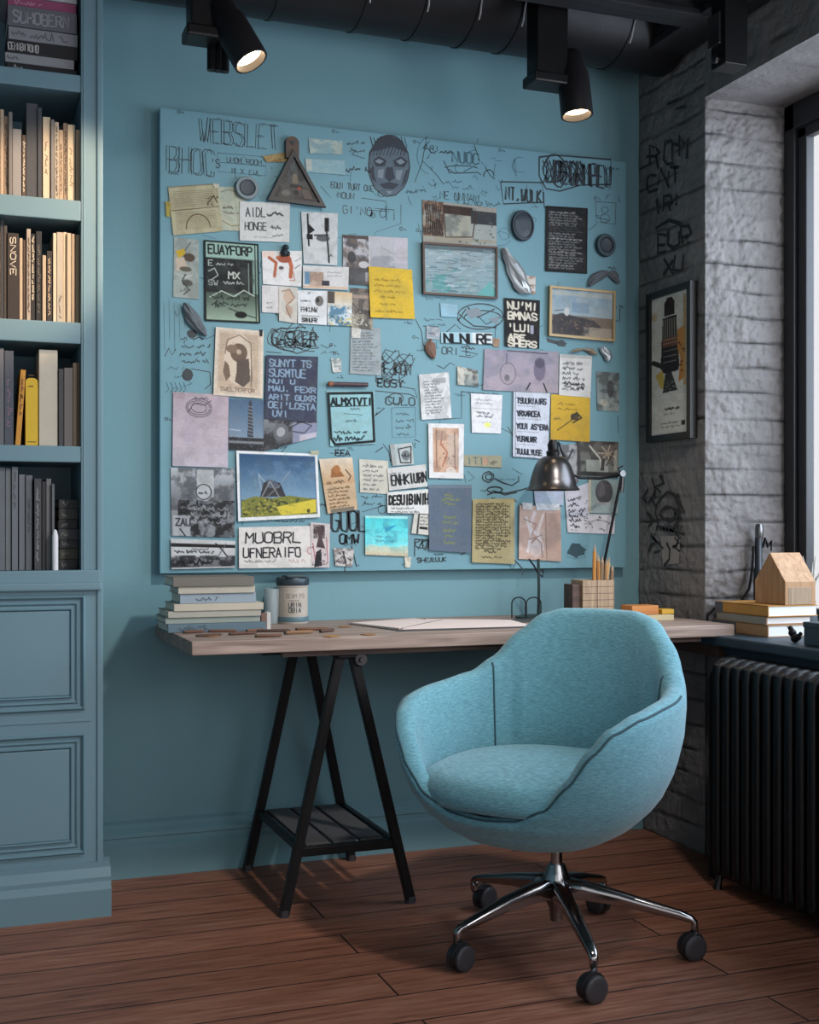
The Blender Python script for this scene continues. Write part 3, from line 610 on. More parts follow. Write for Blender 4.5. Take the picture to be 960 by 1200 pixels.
# middle and left scribbles
for (cx, cy, rx, ry) in [(330, 396, 16, 12), (350, 392, 14, 14), (364, 402, 16, 9), (338, 404, 12, 7), (345, 398, 26, 15)]: bs([ell(cx, cy, rx, ry, 12, rnd.uniform(0, 90), 300, 2), ell(cx+3, cy, rx*.6, ry*.7, 9, 30, 320, 2)], .0022)
bt("GASKER", 318, 404, 17, 9, .0025, 1.5); bs([[(376, 404), (384, 408), (389, 404)], [(312, 412), (330, 414)]], .002)
bq(210, 399, 40, 5, 4, 9, .0022, 30); bs([[(193, 418), (198, 408), (202, 416), (206, 409)], [(224, 432), (246, 436), (247, 450), (240, 456)]], .0018)
bs([[(195+k*5, 448), (198+k*5, 456), (194+k*5, 460)] for k in range(5)], .0014, m_ink2)
bs([[(192+k*6, 356+rnd.uniform(-6, 6)), (193+k*6, 385+rnd.uniform(-10, 30))] for k in range(6)], .0007, m_ink2)
blob('ink_blot', [ell(220, 439, 6.5, 7.5, 14, j=.4)], m_ink, board, YI); blob('ink_blot', [ell(225, 391, 6, 5, 12, j=.5)], m_ink, board, YI)
for (cx, cy) in [(445, 425), (458, 418), (470, 430), (455, 438), (475, 422)]: bs([ell(cx, cy, 9, 7, 9, j=3), [(cx-8, cy-6), (cx+7, cy+8)], [(cx+6, cy-8), (cx-6, cy+6)]], .002)
bt("VYFJKON", 437, 438, 14, 6.5, .0026, 1); bt("EUSY", 442, 453, 9, 8, .003, 1); bs([[(440, 458), (480, 462), (489, 466), (486, 456), (470, 453)], ell(464, 467, 9, 6, 12)], .002)
bt("HILK", 441, 448, 9, 9, .0025); bt("CULO", 452, 474, 9, 9, .0022, .7)
bs([[(459, 478), (487, 477), (487, 512), (460, 513), (459, 478)]], .0012, m_ink2); bq(462, 487, 22, 4, 4, 8, .0014, 33)
bs([[(541, 458), (541, 490), (520, 491)], [(541, 459), (568, 461)], [(562, 452), (568, 450)], [(575, 496), (600, 508)], [(595, 500), (602, 512)]], .0018)
bs([[(449, 520), (456, 530), (458, 542)], ell(476, 529, 6, 7, 10, j=1), [(492, 518), (486, 515)], [(440, 530), (449, 524)]], .002); bt("NN", 478, 525, 6, 5, .002)
bt("IVTVI", 545, 546, 9, 8.5, .0018, .8)
bs([ell(572, 559, 7, 6, 14, j=.6), ell(573, 559, 4, 3.5, 10), [(580, 561), (590, 566), (600, 569), (608, 564), (608, 558)], [(571, 580), (580, 577), (594, 578), (612, 574), (618, 572)], [(578, 575), (592, 580), (606, 577)], ell(580, 574, 9, 3.5, 12)], .0034)
bs([[(548, 552), (556, 560), (549, 564)], [(544, 556), (546, 566)], [(600, 549), (612, 556)]], .0014); bq(570, 588, 48, 5, 1, 9, .0026, 41); bq(571, 563, 40, 3, 1, 9, .001, 42, m_ink2)
bs([[(690, 640), (676, 640), (668, 646), (664, 652), (675, 655), (687, 652)]], .001, m_ink2)
m_smudge = mat('graphite_smudge', L(50, 74, 84), .8, var=.3, vscale=60)
blob('smudge', [ell(676, 645, 11, 8, 16, j=1.6)], m_smudge, board, YI)
bt("GUOL", 388, 622, 24, 10.5, .0038, 1.6); bt("OMW", 398, 637, 11, 8, .0034, .8); bs([[(400, 513), (395, 530), (392, 534)], [(386, 531), (405, 532)]], .0015)
bt("EEA", 393, 534, 7, 6, .0022, .6); bq(422, 585, 30, 5, 2, 8, .0018, 51); bs([ell(448, 597, 5, 5, 10), [(388, 591), (420, 594)], [(424, 600), (452, 592)]], .0015)
for k in range(9): bs([ell(492+k*7, 638, 4, 5, 9, j=1.5), [(490+k*7, 644), (496+k*7, 632)]], .003)
bs([[(486, 632), (486, 652)], [(486, 632), (502, 633)], [(545, 632), (552, 645), (540, 650)]], .003); bt("SHEN", 489, 659, 5, 5, .003); bt("LUUK", 506, 658, 5, 4.5, .003)
bt("NERK", 300, 610, 5, 5, .002); bq(322, 612, 36, 3, 1, 9, .0016, 55)
bs([[(405, 660), (404, 671)], [(412, 640), (418, 664), (421, 662)], [(602, 655), (614, 668), (612, 674)]], .003)
for (x, y) in [(210, 131), (391, 154), (486, 166), (586, 176), (470, 268), (489, 270), (485, 395), (195, 491), (388, 404), (600, 386), (555, 330), (392, 414), (698, 232), (628, 455), (570, 430)]:
    bs([ell(x, y, 1.8, 1.8, 6, j=.5), [(x+3, y), (x+6, y+2)]], .0016)
bs([[(386, 282), (399, 278)], [(560, 186), (563, 190)], [(584, 300), (592, 310)], [(490, 262), (500, 300)]], .0012)
for k in range(14):
    x = rnd.uniform(495, 590); y = rnd.uniform(160, 232); bs([[(x, y), (x+rnd.uniform(-6, 6), y+rnd.uniform(2, 7)), (x+rnd.uniform(-8, 8), y+rnd.uniform(-4, 7))]], .0013, m_ink2)

# small marks scattered over the free parts of the board
rq = random.Random(91)
for gq in range(34):
    gx0 = 195+(gq % 9)*60; gy0 = 180+(gq//9)*125; st = []
    for q in range(5):
        x = gx0+rq.uniform(0, 55); y = gy0+rq.uniform(0, 110)
        kind = rq.random()
        if kind < .35: st += squig(x, y, rq.uniform(8, 26), rq.uniform(3, 5), rq)
        elif kind < .55: st.append(ell(x, y, rq.uniform(1.5, 6), rq.uniform(1.5, 5), 9, rq.uniform(0, 180), rq.uniform(200, 400), .6))
        elif kind < .8: st.append([(x, y), (x+rq.uniform(-5, 9), y+rq.uniform(-3, 5)), (x+rq.uniform(-9, 14), y+rq.uniform(-5, 9)), (x+rq.uniform(-5, 18), y+rq.uniform(-4, 6))])
        else: st.append([(x, y), (x+rq.uniform(-3, 3), y+rq.uniform(6, 22))])
    ribbon('marker_scribble', st, rq.choice([.001, .0016, .0022]), rq.choice([m_ink, m_ink2]), board, 'Y', YI)

# ------------------------------------------------------------------ canvas for printed papers
class Cv:
    S = 1.6
    def __init__(s, w, h, bg):
        s.w, s.h = w, h; s.nx, s.ny = int(w*s.S)+2, int(h*s.S)+2
        s.X, s.Y = np.meshgrid(np.linspace(0, w, s.nx), np.linspace(0, h, s.ny)); s.a = np.empty((s.ny, s.nx, 3)); s.a[:] = bg
        s.r = np.random.RandomState(int(w*7+h*13) % 9999); s.rs = random.Random(int(w*31+h))
    def mix(s, m, col, al=1):
        m = (np.clip(m, 0, 1)*al)[..., None]; s.a = s.a*(1-m)+np.array(col, float)*m; return s
    def grad(s, c0, c1, y0=0, y1=None, x0=0, x1=None):
        y1 = y1 or s.h; x1 = x1 or s.w; t = np.clip((s.Y-y0)/(y1-y0), 0, 1)[..., None]
        k = ((s.Y >= y0) & (s.Y <= y1) & (s.X >= x0) & (s.X <= x1))[..., None]
        s.a = np.where(k, np.array(c0)*(1-t)+np.array(c1)*t, s.a); return s
    def rect(s, x0, y0, x1, y1, col, al=1):
        k = np.minimum(np.minimum(s.X-x0, x1-s.X), np.minimum(s.Y-y0, y1-s.Y))*s.S+.5; return s.mix(k, col, al)
    def ell(s, cx, cy, rx, ry, col, al=1, ang=0):
        c, q = math.cos(ang), math.sin(ang); u = (s.X-cx)*c+(s.Y-cy)*q; v = -(s.X-cx)*q+(s.Y-cy)*c
        d = (1-np.sqrt((u/rx)**2+(v/ry)**2))*min(rx, ry)*s.S+.5; return s.mix(d, col, al)
    def poly(s, pts, col, al=1):
        ins = np.zeros(s.X.shape, bool); n = len(pts)
        for i in range(n):
            x0, y0 = pts[i]; x1, y1 = pts[(i+1) % n]
            if y0 == y1: continue
            c = ((y0 > s.Y) != (y1 > s.Y)) & (s.X < (x1-x0)*(s.Y-y0)/(y1-y0)+x0); ins ^= c
        return s.mix(ins.astype(float), col, al)
    def line(s, pts, w, col, al=1):
        M = np.zeros(s.X.shape)
        for (x0, y0), (x1, y1) in zip(pts, pts[1:]):
            i0 = max(int((min(x0, x1)-w-1)*s.nx/s.w), 0); i1 = min(int((max(x0, x1)+w+2)*s.nx/s.w)+1, s.nx)
            j0 = max(int((min(y0, y1)-w-1)*s.ny/s.h), 0); j1 = min(int((max(y0, y1)+w+2)*s.ny/s.h)+1, s.ny)
            if i1 <= i0 or j1 <= j0: continue
            X, Y = s.X[j0:j1, i0:i1], s.Y[j0:j1, i0:i1]; dx, dy = x1-x0, y1-y0; l2 = dx*dx+dy*dy+1e-9
            t = np.clip(((X-x0)*dx+(Y-y0)*dy)/l2, 0, 1); d = np.hypot(X-x0-t*dx, Y-y0-t*dy)
            M[j0:j1, i0:i1] = np.maximum(M[j0:j1, i0:i1], np.clip((w/2-d)*s.S+.5, 0, 1))
        return s.mix(M, col, al)
    def text(s, st, x, y, h, adv, col, w=1.0, out=0, jit=.06, al=1):
        for q in text_strokes(st, x, y, h, adv, jit, 0, out): s.line(q, w, col, al)
        return s
    def sq(s, x, y, w, rows, gap, h, col, lw=.8, al=.9):
        for r in range(rows):
            for q in squig(x, y+r*gap, w*s.rs.uniform(.7, 1), h, s.rs): s.line(q, lw, col, al)
        return s
    def speck(s, x0, y0, x1, y1, n, col, sz=1.5, al=.9):
        for k in range(n):
            x, y = s.rs.uniform(x0, x1), s.rs.uniform(y0, y1); s.line([(x, y), (x+s.rs.uniform(-sz, sz)*1.5, y+s.rs.uniform(-sz, sz))], sz*s.rs.uniform(.4, 1.1), col, al)
        return s
    def cloud(s, col, al, sc=8, x0=0, y0=0, x1=None, y1=None, thr=.5, seed=0):
        x1 = x1 or s.w; y1 = y1 or s.h; r = np.random.RandomState(seed+5); f = np.zeros(s.X.shape)
        for o, a_ in ((1, 1), (2, .6), (4, .35), (8, .2)):
            gw, gh = int(s.w/sc*o)+3, int(s.h/sc*o)+3; g_ = r.rand(gh, gw); u = s.X/s.w*(gw-2); v = s.Y/s.h*(gh-2)
            i, j = u.astype(int), v.astype(int); fu, fv = u-i, v-j; fu = fu*fu*(3-2*fu); fv = fv*fv*(3-2*fv)
            f += a_*((g_[j, i]*(1-fu)+g_[j, i+1]*fu)*(1-fv)+(g_[j+1, i]*(1-fu)+g_[j+1, i+1]*fu)*fv)
        f = (f/2.15-thr)*6+.5; k = (s.X >= x0) & (s.X <= x1) & (s.Y >= y0) & (s.Y <= y1)
        return s.mix(f*k, col, al)
    def noise(s, a):
        s.a = s.a+(s.r.rand(s.ny, s.nx, 1)-.5)*a; return s
    def lin(s, k):
        s.cloud((120, 116, 104), .13, 10, thr=.55, seed=int(s.w)); s.noise(16); lu = s.a.mean(-1, keepdims=True); s.a = s.a*.94+lu*.06+(lu-128)*.14
        c = np.clip(s.a, 0, 255)/255; c = np.where(c <= .04045, c/12.92, ((c+.055)/1.055)**2.4)*k
        return np.clip(c, 0, .9)
def sheet(name, cv, quad, y, m, parent=None, curl=.002, k=1.0, mapf=None, lip=.004):
    """paper sheet with a slight curl; quad = TL,TR,BR,BL pixels on plane y. returns object"""
    q = [onY(a, b_, y) for a, b_ in quad] if mapf is None else [mapf(a, b_) for a, b_ in quad]
    TL, TR, BR_, BL = [np.array(p) for p in q]; ny, nx = cv.ny, cv.nx
    U, V = np.meshgrid(np.linspace(0, 1, nx), np.linspace(0, 1, ny)); U_, V_ = U[..., None], V[..., None]
    P = (TL*(1-U_)+TR*U_)*(1-V_)+(BL*(1-U_)+BR_*U_)*V_
    s1, s2 = rnd.random(), rnd.random()
    nrm = np.cross(TR-TL, BL-TL); nrm = nrm/np.linalg.norm(nrm)
    if np.dot(nrm, (-.3, -1, 0)) < 0: nrm = -nrm
    dz = curl*((1-V)*0+V**2*(.3+s1)+np.abs(U-.5)**2*V*2*s2+.35*np.sin(U*5+s1*6)*V*.4)
    P = P+nrm*dz[..., None]
    off = root_loc(parent) if parent else Vector([float(x) for x in (q[2]+q[3])/2])
    P = (P-np.array(off)).reshape(-1, 3)
    n = nx*ny; idx = np.arange(n).reshape(ny, nx)
    F = np.stack([idx[:-1, :-1], idx[1:, :-1], idx[1:, 1:], idx[:-1, 1:]], -1).reshape(-1, 4)
    me = bpy.data.meshes.new(name); me.vertices.add(n); me.vertices.foreach_set('co', P.astype('f').ravel())
    me.loops.add(F.size); me.loops.foreach_set('vertex_index', F.ravel().astype('i')); me.polygons.add(len(F)); me.polygons.foreach_set('loop_start', np.arange(0, F.size, 4, dtype='i'))
    me.polygons.foreach_set('loop_total', np.full(len(F), 4, dtype='i')); me.polygons.foreach_set('use_smooth', [True]*len(F)); me.update(calc_edges=True)
    at = me.color_attributes.new('Col', 'FLOAT_COLOR', 'POINT'); c = cv.lin(k).reshape(-1, 3); at.data.foreach_set('color', np.concatenate([c, np.ones((n, 1))], 1).astype('f').ravel())
    me.materials.append(m); o = bpy.data.objects.new(name, me); C.objects.link(o)
    if parent: o.parent = parent
    else: o.location = off
    return o
NL = [0]
def paper(name, cat, label, quad, paint, bg=(190, 186, 178), layer=1, gloss=False, curl=.0016, group=None, k=1.0, tape=None):
    if len(quad) == 2:
        (x0, y0), (x1, y1) = quad; s0 = sl(x0, y0)*(x1-x0); s1 = sl(x0, y1)*(x1-x0); quad = [(x0, y0), (x1, y0+s0), (x1, y1+s1), (x0, y1)]
    w = (quad[1][0]-quad[0][0]+quad[2][0]-quad[3][0])/2; h = (quad[3][1]-quad[0][1]+quad[2][1]-quad[1][1])/2
    cv = Cv(w, h, bg); paint(cv); NL[0] += 1
    y = YB-.0008-.0014*layer-.00002*NL[0]
    if not tape: o = sheet(name, cv, quad, y, m_gloss if gloss else m_print, None, curl, k); return tag(o, label, cat, group)
    q = [onY(a, b_, y) for a, b_ in quad]; t = thing(name, label, cat, tuple((q[2]+q[3])/2), group)
    sheet('sheet', cv, quad, y, m_gloss if gloss else m_print, t, curl, k)
    for tp in tape:
        (x0, y0), (x1, y1) = tp[:2]; c2 = Cv(max(x1-x0, 3), max(y1-y0, 3), tp[2]); c2.cloud(tuple(v*.8 for v in tp[2]), .5, 4)
        sheet('tape', c2, [(x0, y0), (x1, y0+.5), (x1-.6, y1), (x0+.8, y1)], y-.0016, m_print, t, .0008, k)
    return t
K0 = (34, 34, 38)
# ------------------------------------------------------------------ papers, prints and objects on the board
def P_(*a, **k): return paper(*a, **k)
def p1(c):
    c.cloud((150, 138, 105), .4, 20)
    for yy in range(6, 26, 2): c.line([(5, yy), (c.w-6, yy+1)], .6, (88, 80, 62), .6)
    for x in range(6, int(c.w)-6, 3): c.line([(x, 5), (x, 25)], .5, (170, 160, 130), .5)
    for yy in range(31, 52, 2): c.line([(5, yy), (c.w-6, yy)], .5, (96, 88, 68), .55)
    c.line([(2, 28), (c.w-2, 27)], 1, (100, 80, 55)); c.line([(30+14*math.cos(a/10*math.pi), 50-16*math.sin(a/10*math.pi)) for a in range(11)], 1.1, (92, 66, 42))
    c.line([(44, 22), (52, 14), (55, 22)], 1.4, (80, 60, 40)); c.speck(40, 14, 58, 24, 14, (70, 56, 40), 1.2); c.rect(0, 0, c.w, 1, (120, 108, 80))
P_('newspaper_clipping', 'clipping', 'yellowed newspaper clipping with grid columns and a drawn arch', [(197, 219), (255, 215), (261, 271), (203, 276)], p1, (176, 168, 136), 2, tape=[((194, 236), (200, 254), (170, 150, 70)), ((250, 215), (257, 220), (196, 190, 170))])
def p2(c): c.cloud((150, 165, 150), .5, 14); c.line([(4, 6), (14, 3), (26, 8)], .7, (110, 104, 90)); c.sq(5, 26, 24, 2, 6, 4, (84, 78, 70)); c.line([(3, 40), (14, 46), (30, 44), (20, 54)], .9, (130, 110, 70)); c.line([(20, 2), (22, 50)], .6, (130, 130, 112))
P_('sketch_note', 'note', 'pale yellowish sketch sheet tucked between the clipping and the round disc', [(254, 219), (287, 219), (290, 271), (258, 270)], p2, (176, 178, 156), 1)
def p3(c):
    c.text("AIDL", 7, 17, 10, 6, K0, 1.1); c.sq(32, 16, 24, 1, 8, 5, K0, 1.6); c.text("HONGE", 6, 33, 9, 5.2, K0, 1); c.sq(36, 32, 16, 1, 8, 5, K0, 1); c.sq(38, 40, 14, 1, 6, 4, (80, 80, 84)); c.sq(16, 42, 24, 1, 4, 2, (140, 140, 140), .6)
P_('pinned_note', 'note', 'off-white note with two lines of black handwriting under the triangle mirror', [(281, 236), (340, 238), (339, 284), (281, 282)], p3, (192, 192, 190), 3)
def p4(c):
    c.cloud((150, 156, 156), .3, 9); c.rect(6, 2, 8, 40, K0); c.poly([(8, 14), (15, 21), (8, 26)], K0); c.rect(26, 6, 31, 22, K0); c.line([(28, 20), (30, 42), (31, 58)], 2, K0); c.line([(14, 27), (30, 26)], 1.6, K0); c.ell(24, 30, 8, 4, (70, 70, 76), .8); c.rect(5, 26, 12, 32, K0); c.sq(30, 52, 8, 1, 4, 4, K0)
P_('ink_print', 'print', 'tall white sheet with abstract black ink strokes', [(353, 248), (396, 250), (395, 311), (356, 309)], p4, (184, 186, 188), 3)
def p5(c):
    c.rect(0, 0, 14, 8, (214, 190, 180)); c.line([(8, 8), (16, 14), (14, 30)], 3.5, (176, 92, 66)); c.line([(18, 8), (30, 6), (34, 18), (33, 30)], 4.5, (184, 96, 66)); c.ell(26, 10, 8, 4, (160, 84, 62)); c.line([(36, 24), (38, 34), (32, 34)], 1, (180, 110, 90)); c.ell(22, 20, 3, 2, (90, 80, 80)); c.line([(38, 20), (44, 16)], 1, (100, 100, 104)); c.line([(38, 12), (45, 8)], .8, (130, 130, 130))
P_('ink_sketch', 'sketch', 'white sketch sheet with rust-red horse-like brush strokes', [(307, 294), (354, 294), (353, 336), (308, 333)], p5, (204, 202, 202), 2)
blob_t = thing('ink_soaked_ball', 'small black double blob stuck above the rust-red sketch', 'pin', tuple(onY(335, 296, YB-.01)))
b = MB()
for (u, v, r_) in [(335, 290, .010), (333, 296, .012), (337, 297, .009)]:
    p = onY(u, v, YB-.010); b.lathe([(r_*math.sin(a/6*math.pi), -r_*math.cos(a/6*math.pi)) for a in range(7)], p, (0, 1, 0), 12)
b.build('ball', m_ink, blob_t, smooth=True)
def p6(c):
    c.cloud((120, 132, 128), .5, 12); c.line([(20, 4), (10, 18)], .8, (60, 60, 60)); c.poly([(2, 16), (12, 12), (14, 18), (6, 24)], (196, 160, 40)); c.ell(18, 22, 7, 5, (86, 70, 62)); c.poly([(2, 24), (12, 22), (16, 32), (4, 40)], (186, 168, 150)); c.line([(4, 42), (14, 46), (22, 42)], 1, (190, 190, 180)); c.ell(14, 36, 7, 3, (96, 92, 80)); c.ell(16, 52, 6, 4, (70, 70, 66), .8); c.line([(14, 42), (10, 50), (18, 60), (12, 66)], 1.3, (60, 62, 62)); c.speck(8, 48, 22, 68, 10, (70, 72, 70), 1.2)
P_('botanical_print', 'print', 'narrow grey-green botanical print with a yellow flower at the left edge of the board', [(204, 278), (233, 281), (233, 351), (203, 348)], p6, (150, 158, 152), 1, curl=.0012)
def p7(c):
    c.rect(0, 0, c.w, 19, (140, 172, 160)); c.text("EUAYFORP", 5, 15, 10, 6.6, (20, 26, 28), 1.8)
    c.rect(1, 20, c.w-8, 60, (36, 38, 40)); c.cloud((60, 66, 64), .6, 9, 0, 20, c.w-6, 60)
    c.text("E", 5, 29, 6, 6, (190, 200, 190), .8); c.sq(14, 28, 24, 1, 5, 3.5, (196, 204, 196)); c.line([(5, 36), (12, 32), (16, 40), (8, 46)], .9, (190, 196, 190)); c.text("MX", 28, 43, 8, 7, (196, 200, 190), .8, .8); c.sq(22, 50, 26, 1, 5, 4, (190, 196, 188), .9); c.line([(52, 24), (52, 60)], 1, (130, 150, 140)); c.text("SW", 5, 52, 6, 6, (180, 186, 180), .7)
    c.grad((70, 84, 76), (150, 172, 150), 60, c.h); c.line([(6, 66), (20, 58), (34, 64), (46, 56), (58, 62)], 1.2, (180, 196, 180)); c.sq(8, 68, 46, 2, 8, 5, (30, 38, 36), 1.1); c.line([(18, 52), (14, 70), (24, 76)], .8, (40, 46, 44)); c.ell(42, 85, 7, 4, (30, 34, 34)); c.line([(28, 78), (44, 84), (60, 88)], 1, (30, 34, 34)); c.sq(12, 78, 12, 1, 5, 4, (40, 50, 46))
    c.line([(.8, .8), (c.w-.8, .8), (c.w-.8, c.h-.8), (.8, c.h-.8), (.8, .8)], 2.2, (18, 22, 24)); c.line([(60, 2), (60, c.h-3)], 1.2, (30, 36, 36))
P_('text_poster', 'poster', 'black and pale green poster with a black capitals heading and white scrawl', [(239, 281), (303, 286), (305, 379), (240, 376)], p7, (120, 148, 136), 3, curl=.0012)
def p8(c): c.sq(5, 22, 10, 2, 5, 3, (120, 120, 120), .6)
P_('blank_card', 'card', 'small plain white card beside the green and black poster', [(307, 334), (328, 335), (327, 367), (307, 366)], p8, (196, 192, 192), 2)
def p9(c): c.ell(11, 12, 6, 8, (186, 160, 140)); c.line([(4, 6), (12, 3), (18, 12), (9, 22), (15, 30)], 1.4, (150, 120, 100)); c.ell(12, 28, 4, 6, (180, 150, 130)); c.line([(8, 24), (14, 36)], 1, (120, 90, 80))
P_('figure_sketch', 'sketch', 'narrow beige figure sketch hanging below the rust-red sketch', [(327, 335), (349, 337), (348, 379), (327, 376)], p9, (190, 184, 176), 3)
def p10(c): c.sq(3, 13, 14, 1, 4, 2, K0, .6); c.text("FHKUNW", 4, 25, 5, 3.2, K0, .8); c.line([(4, 30), (25, 30)], .5, K0); c.text("SXHUFR", 5, 37, 4.5, 3, K0, 1.1); c.ell(25, 12, 5, 6, (110, 104, 104)); c.ell(23, 11, 2, 3, (50, 50, 54)); c.line([(12, 4), (14, 2)], .8, K0)
P_('printed_card', 'card', 'white printed card with small black text lines and a tiny grey portrait', [(349, 340), (384, 341), (383, 381), (349, 379)], p10, (200, 202, 206), 3)
def p11(c):
    c.grad((190, 160, 120), (196, 190, 176), 0, 15); c.rect(0, 0, 8, 14, (70, 60, 56)); c.poly([(0, 28), (4, 16), (14, 20), (20, 16), (c.w, 40), (0, 41)], (70, 120, 150)); c.cloud((206, 214, 216), .8, 6, 0, 16); c.speck(0, 30, c.w, 41, 18, (206, 180, 90), 2); c.speck(0, 16, c.w, 41, 14, (50, 80, 110), 1.6)
P_('photo_print', 'photo', 'small colourful harbour snapshot in blue, cream and yellow tones', [(384, 341), (413, 343), (412, 382), (384, 381)], p11, (170, 170, 165), 4, gloss=True)
def p12(c): c.rect(2, 7, 10, 22, (90, 130, 160)); c.rect(8, 7, 24, 24, (156, 130, 116)); c.cloud((196, 178, 160), .5, 6, 4, 7, 24, 24); c.sq(28, 8, 20, 2, 4, 2, (130, 130, 140), .6); c.rect(22, 17, 31, 23, (60, 60, 68)); c.rect(0, 24, c.w, 26, (196, 160, 130))
P_('postcard', 'postcard', 'pale postcard with a blue and tan picture at its left half', [(355, 311), (409, 313), (408, 340), (355, 338)], p12, (190, 188, 188), 4)
def p13(c): c.grad((110, 96, 90), (150, 144, 128)); c.cloud((60, 56, 56), .7, 8); c.rect(2, 8, c.w, 12, (150, 130, 116)); c.text("VUXM", 4, 30, 5, 4.5, (40, 40, 42), 1); c.speck(0, 32, c.w, 46, 14, (190, 190, 176), 1.6)
P_('photo_print', 'photo', 'murky brown street snapshot half hidden behind the yellow note', [(411, 337), (437, 339), (437, 387), (412, 384)], p13, (120, 112, 104), 2, gloss=True)
def p14(c):
    c.grad((168, 166, 174), (150, 150, 158)); c.cloud((60, 58, 62), .9, 10, 0, 0, 30, 60, .45); c.cloud((120, 100, 90), .5, 6, 0, 0, 30, 60, .55, 3); c.rect(0, 0, 30, 4, (66, 50, 48)); c.rect(6, 38, 26, 58, (60, 62, 66), .8); c.ell(10, 26, 5, 7, (40, 42, 48), .9); c.ell(24, 34, 6, 4, (190, 190, 194), .8)
    c.cloud((120, 124, 132), .6, 9, 30, 22); c.cloud((50, 50, 56), .8, 7, 40, 44, None, None, .45); c.line([(44, 12), (60, 20), (76, 16)], .6, (120, 120, 130)); c.line([(30, 0), (31, 58)], .8, (190, 188, 190)); c.rect(60, 2, c.w, 30, (178, 170, 180), .6)
P_('photo_print', 'photo', 'black and white cityscape photograph partly behind the yellow note', [(402, 275), (478, 279), (478, 337), (402, 333)], p14, (150, 150, 156), 2, gloss=True)
def p15(c): c.cloud((186, 158, 50), .4, 22); [c.sq(6, 16+k*6.5, 38, 1, 5, 3, (140, 112, 30), .8) for k in (0, 1, 2)]; c.sq(12, 36, 20, 1, 5, 3, (140, 112, 30), .8); c.sq(12, 44, 18, 1, 5, 3, (140, 112, 30), .8); c.sq(6, 53, 36, 1, 5, 3, (140, 112, 30), .8)
P_('sticky_note', 'note', 'bright mustard yellow note with faint handwriting in the upper middle of the board', [(432, 312), (483, 316), (486, 374), (434, 372)], p15, (210, 172, 44), 5, curl=.003)
def p16(c):
    c.cloud((70, 50, 42), .8, 9, 0, 0, 24, 40, .45); c.cloud((160, 120, 96), .6, 7, 0, 0, 26, 40, .55, 2); c.rect(24, 3, 62, 38, (120, 124, 118)); c.cloud((170, 168, 150), .7, 10, 24, 12, 62, 40); c.rect(24, 3, 58, 13, (66, 50, 44)); c.rect(56, 6, c.w, 22, (60, 62, 66)); c.rect(56, 22, c.w, 50, (150, 156, 152)); c.line([(24, 4), (26, 40), (58, 38), (62, 8)], 1.3, (80, 52, 40))
    for k in range(8): c.line([(3+k*2.6, 5), (5+k*2, 20), (2+k*3, 38)], 1, (40, 34, 34))
    c.rect(14, 40, c.w, 44, (150, 140, 120), .6); c.speck(28, 14, c.w, 48, 20, (90, 96, 92), 2)
P_('collage_print', 'print', 'brown and grey street collage print above the framed seascape', [(495, 234), (582, 244), (582, 289), (496, 284)], p16, (150, 146, 136), 1, curl=.0012)
# framed seascape -------------------------------------------------
def framed(name, label, quad, wpx, paint, bg, fm, depth, mapf, nrm, group=None, cat='picture', mat_px=0):
    q = [Vector(mapf(a, b_)) for a, b_ in quad]; ce = (q[2]+q[3])/2; t = thing(name, label, cat, tuple(ce), group)
    w = (quad[1][0]-quad[0][0]+quad[2][0]-quad[3][0])/2; h = (quad[3][1]-quad[0][1]+quad[2][1]-quad[1][1])/2
    cen = sum(q, Vector())/4; ww = (q[1]-q[0]).length; fr_ = wpx/w*ww
    n = Vector(nrm); b = MB()
    inn = [p+((cen-p).normalized())*fr_*1.35 for p in q]
    # inner corners offset evenly
    eu = (q[1]-q[0]).normalized(); ev = (q[3]-q[0]).normalized()
    inn = [q[0]+(eu+ev)*fr_, q[1]+(-eu+ev)*fr_, q[2]+(-eu-ev)*fr_, q[3]+(eu-ev)*fr_]
    for i in range(4):
        j = (i+1) % 4; b.prism([q[i], q[j], inn[j], inn[i]], n*depth)
    b.build('frame', fm, t)
    cv = Cv(w-2*wpx, h-2*wpx, bg); paint(cv)
    ctr = n*(depth*.45); mp = {0: inn[0], 1: inn[1], 2: inn[2], 3: inn[3]}
    pts = [inn[k]+ctr for k in range(4)]
    sheet('picture', cv, [(0, 0), (1, 0), (2, 0), (3, 0)], 0, m_gloss, t, 0, .95, mapf=lambda a, b_: pts[a])
    b = MB(); b.prism([inn[0], inn[1], inn[2], inn[3]], n*depth*.35); b.build('backing', m_paperback, t)
    return t
def sea(c):
    c.grad((140, 158, 166), (120, 150, 158)); c.rect(0, 0, c.w, 5, (60, 74, 80), .7)
    for k in range(150):
        x, y = c.rs.uniform(0, c.w), c.rs.uniform(3, c.h); c.line([(x, y), (x+c.rs.uniform(4, 12), y+c.rs.uniform(-.6, .8))], c.rs.uniform(.5, 1.3), c.rs.choice([(70, 100, 108), (60, 130, 132), (176, 186, 190), (92, 110, 120)]), .7*(1-.55*x/c.w)+.15)
    c.poly([(c.w-24, c.h), (c.w-6, c.h-18), (c.w, c.h-6), (c.w, c.h)], (90, 160, 160)); c.cloud((50, 140, 140), .5, 7, 0, 34, 30)
framed('framed_seascape', 'framed teal-grey seascape in a thin dark wood frame on the board', [(494, 284), (582, 290), (582, 351), (495, 345)], 2.2, sea, (130, 150, 158), m_darkwood, .012, lambda a, b_: onY(a, b_, YB-.0065), (0, -1, 0))
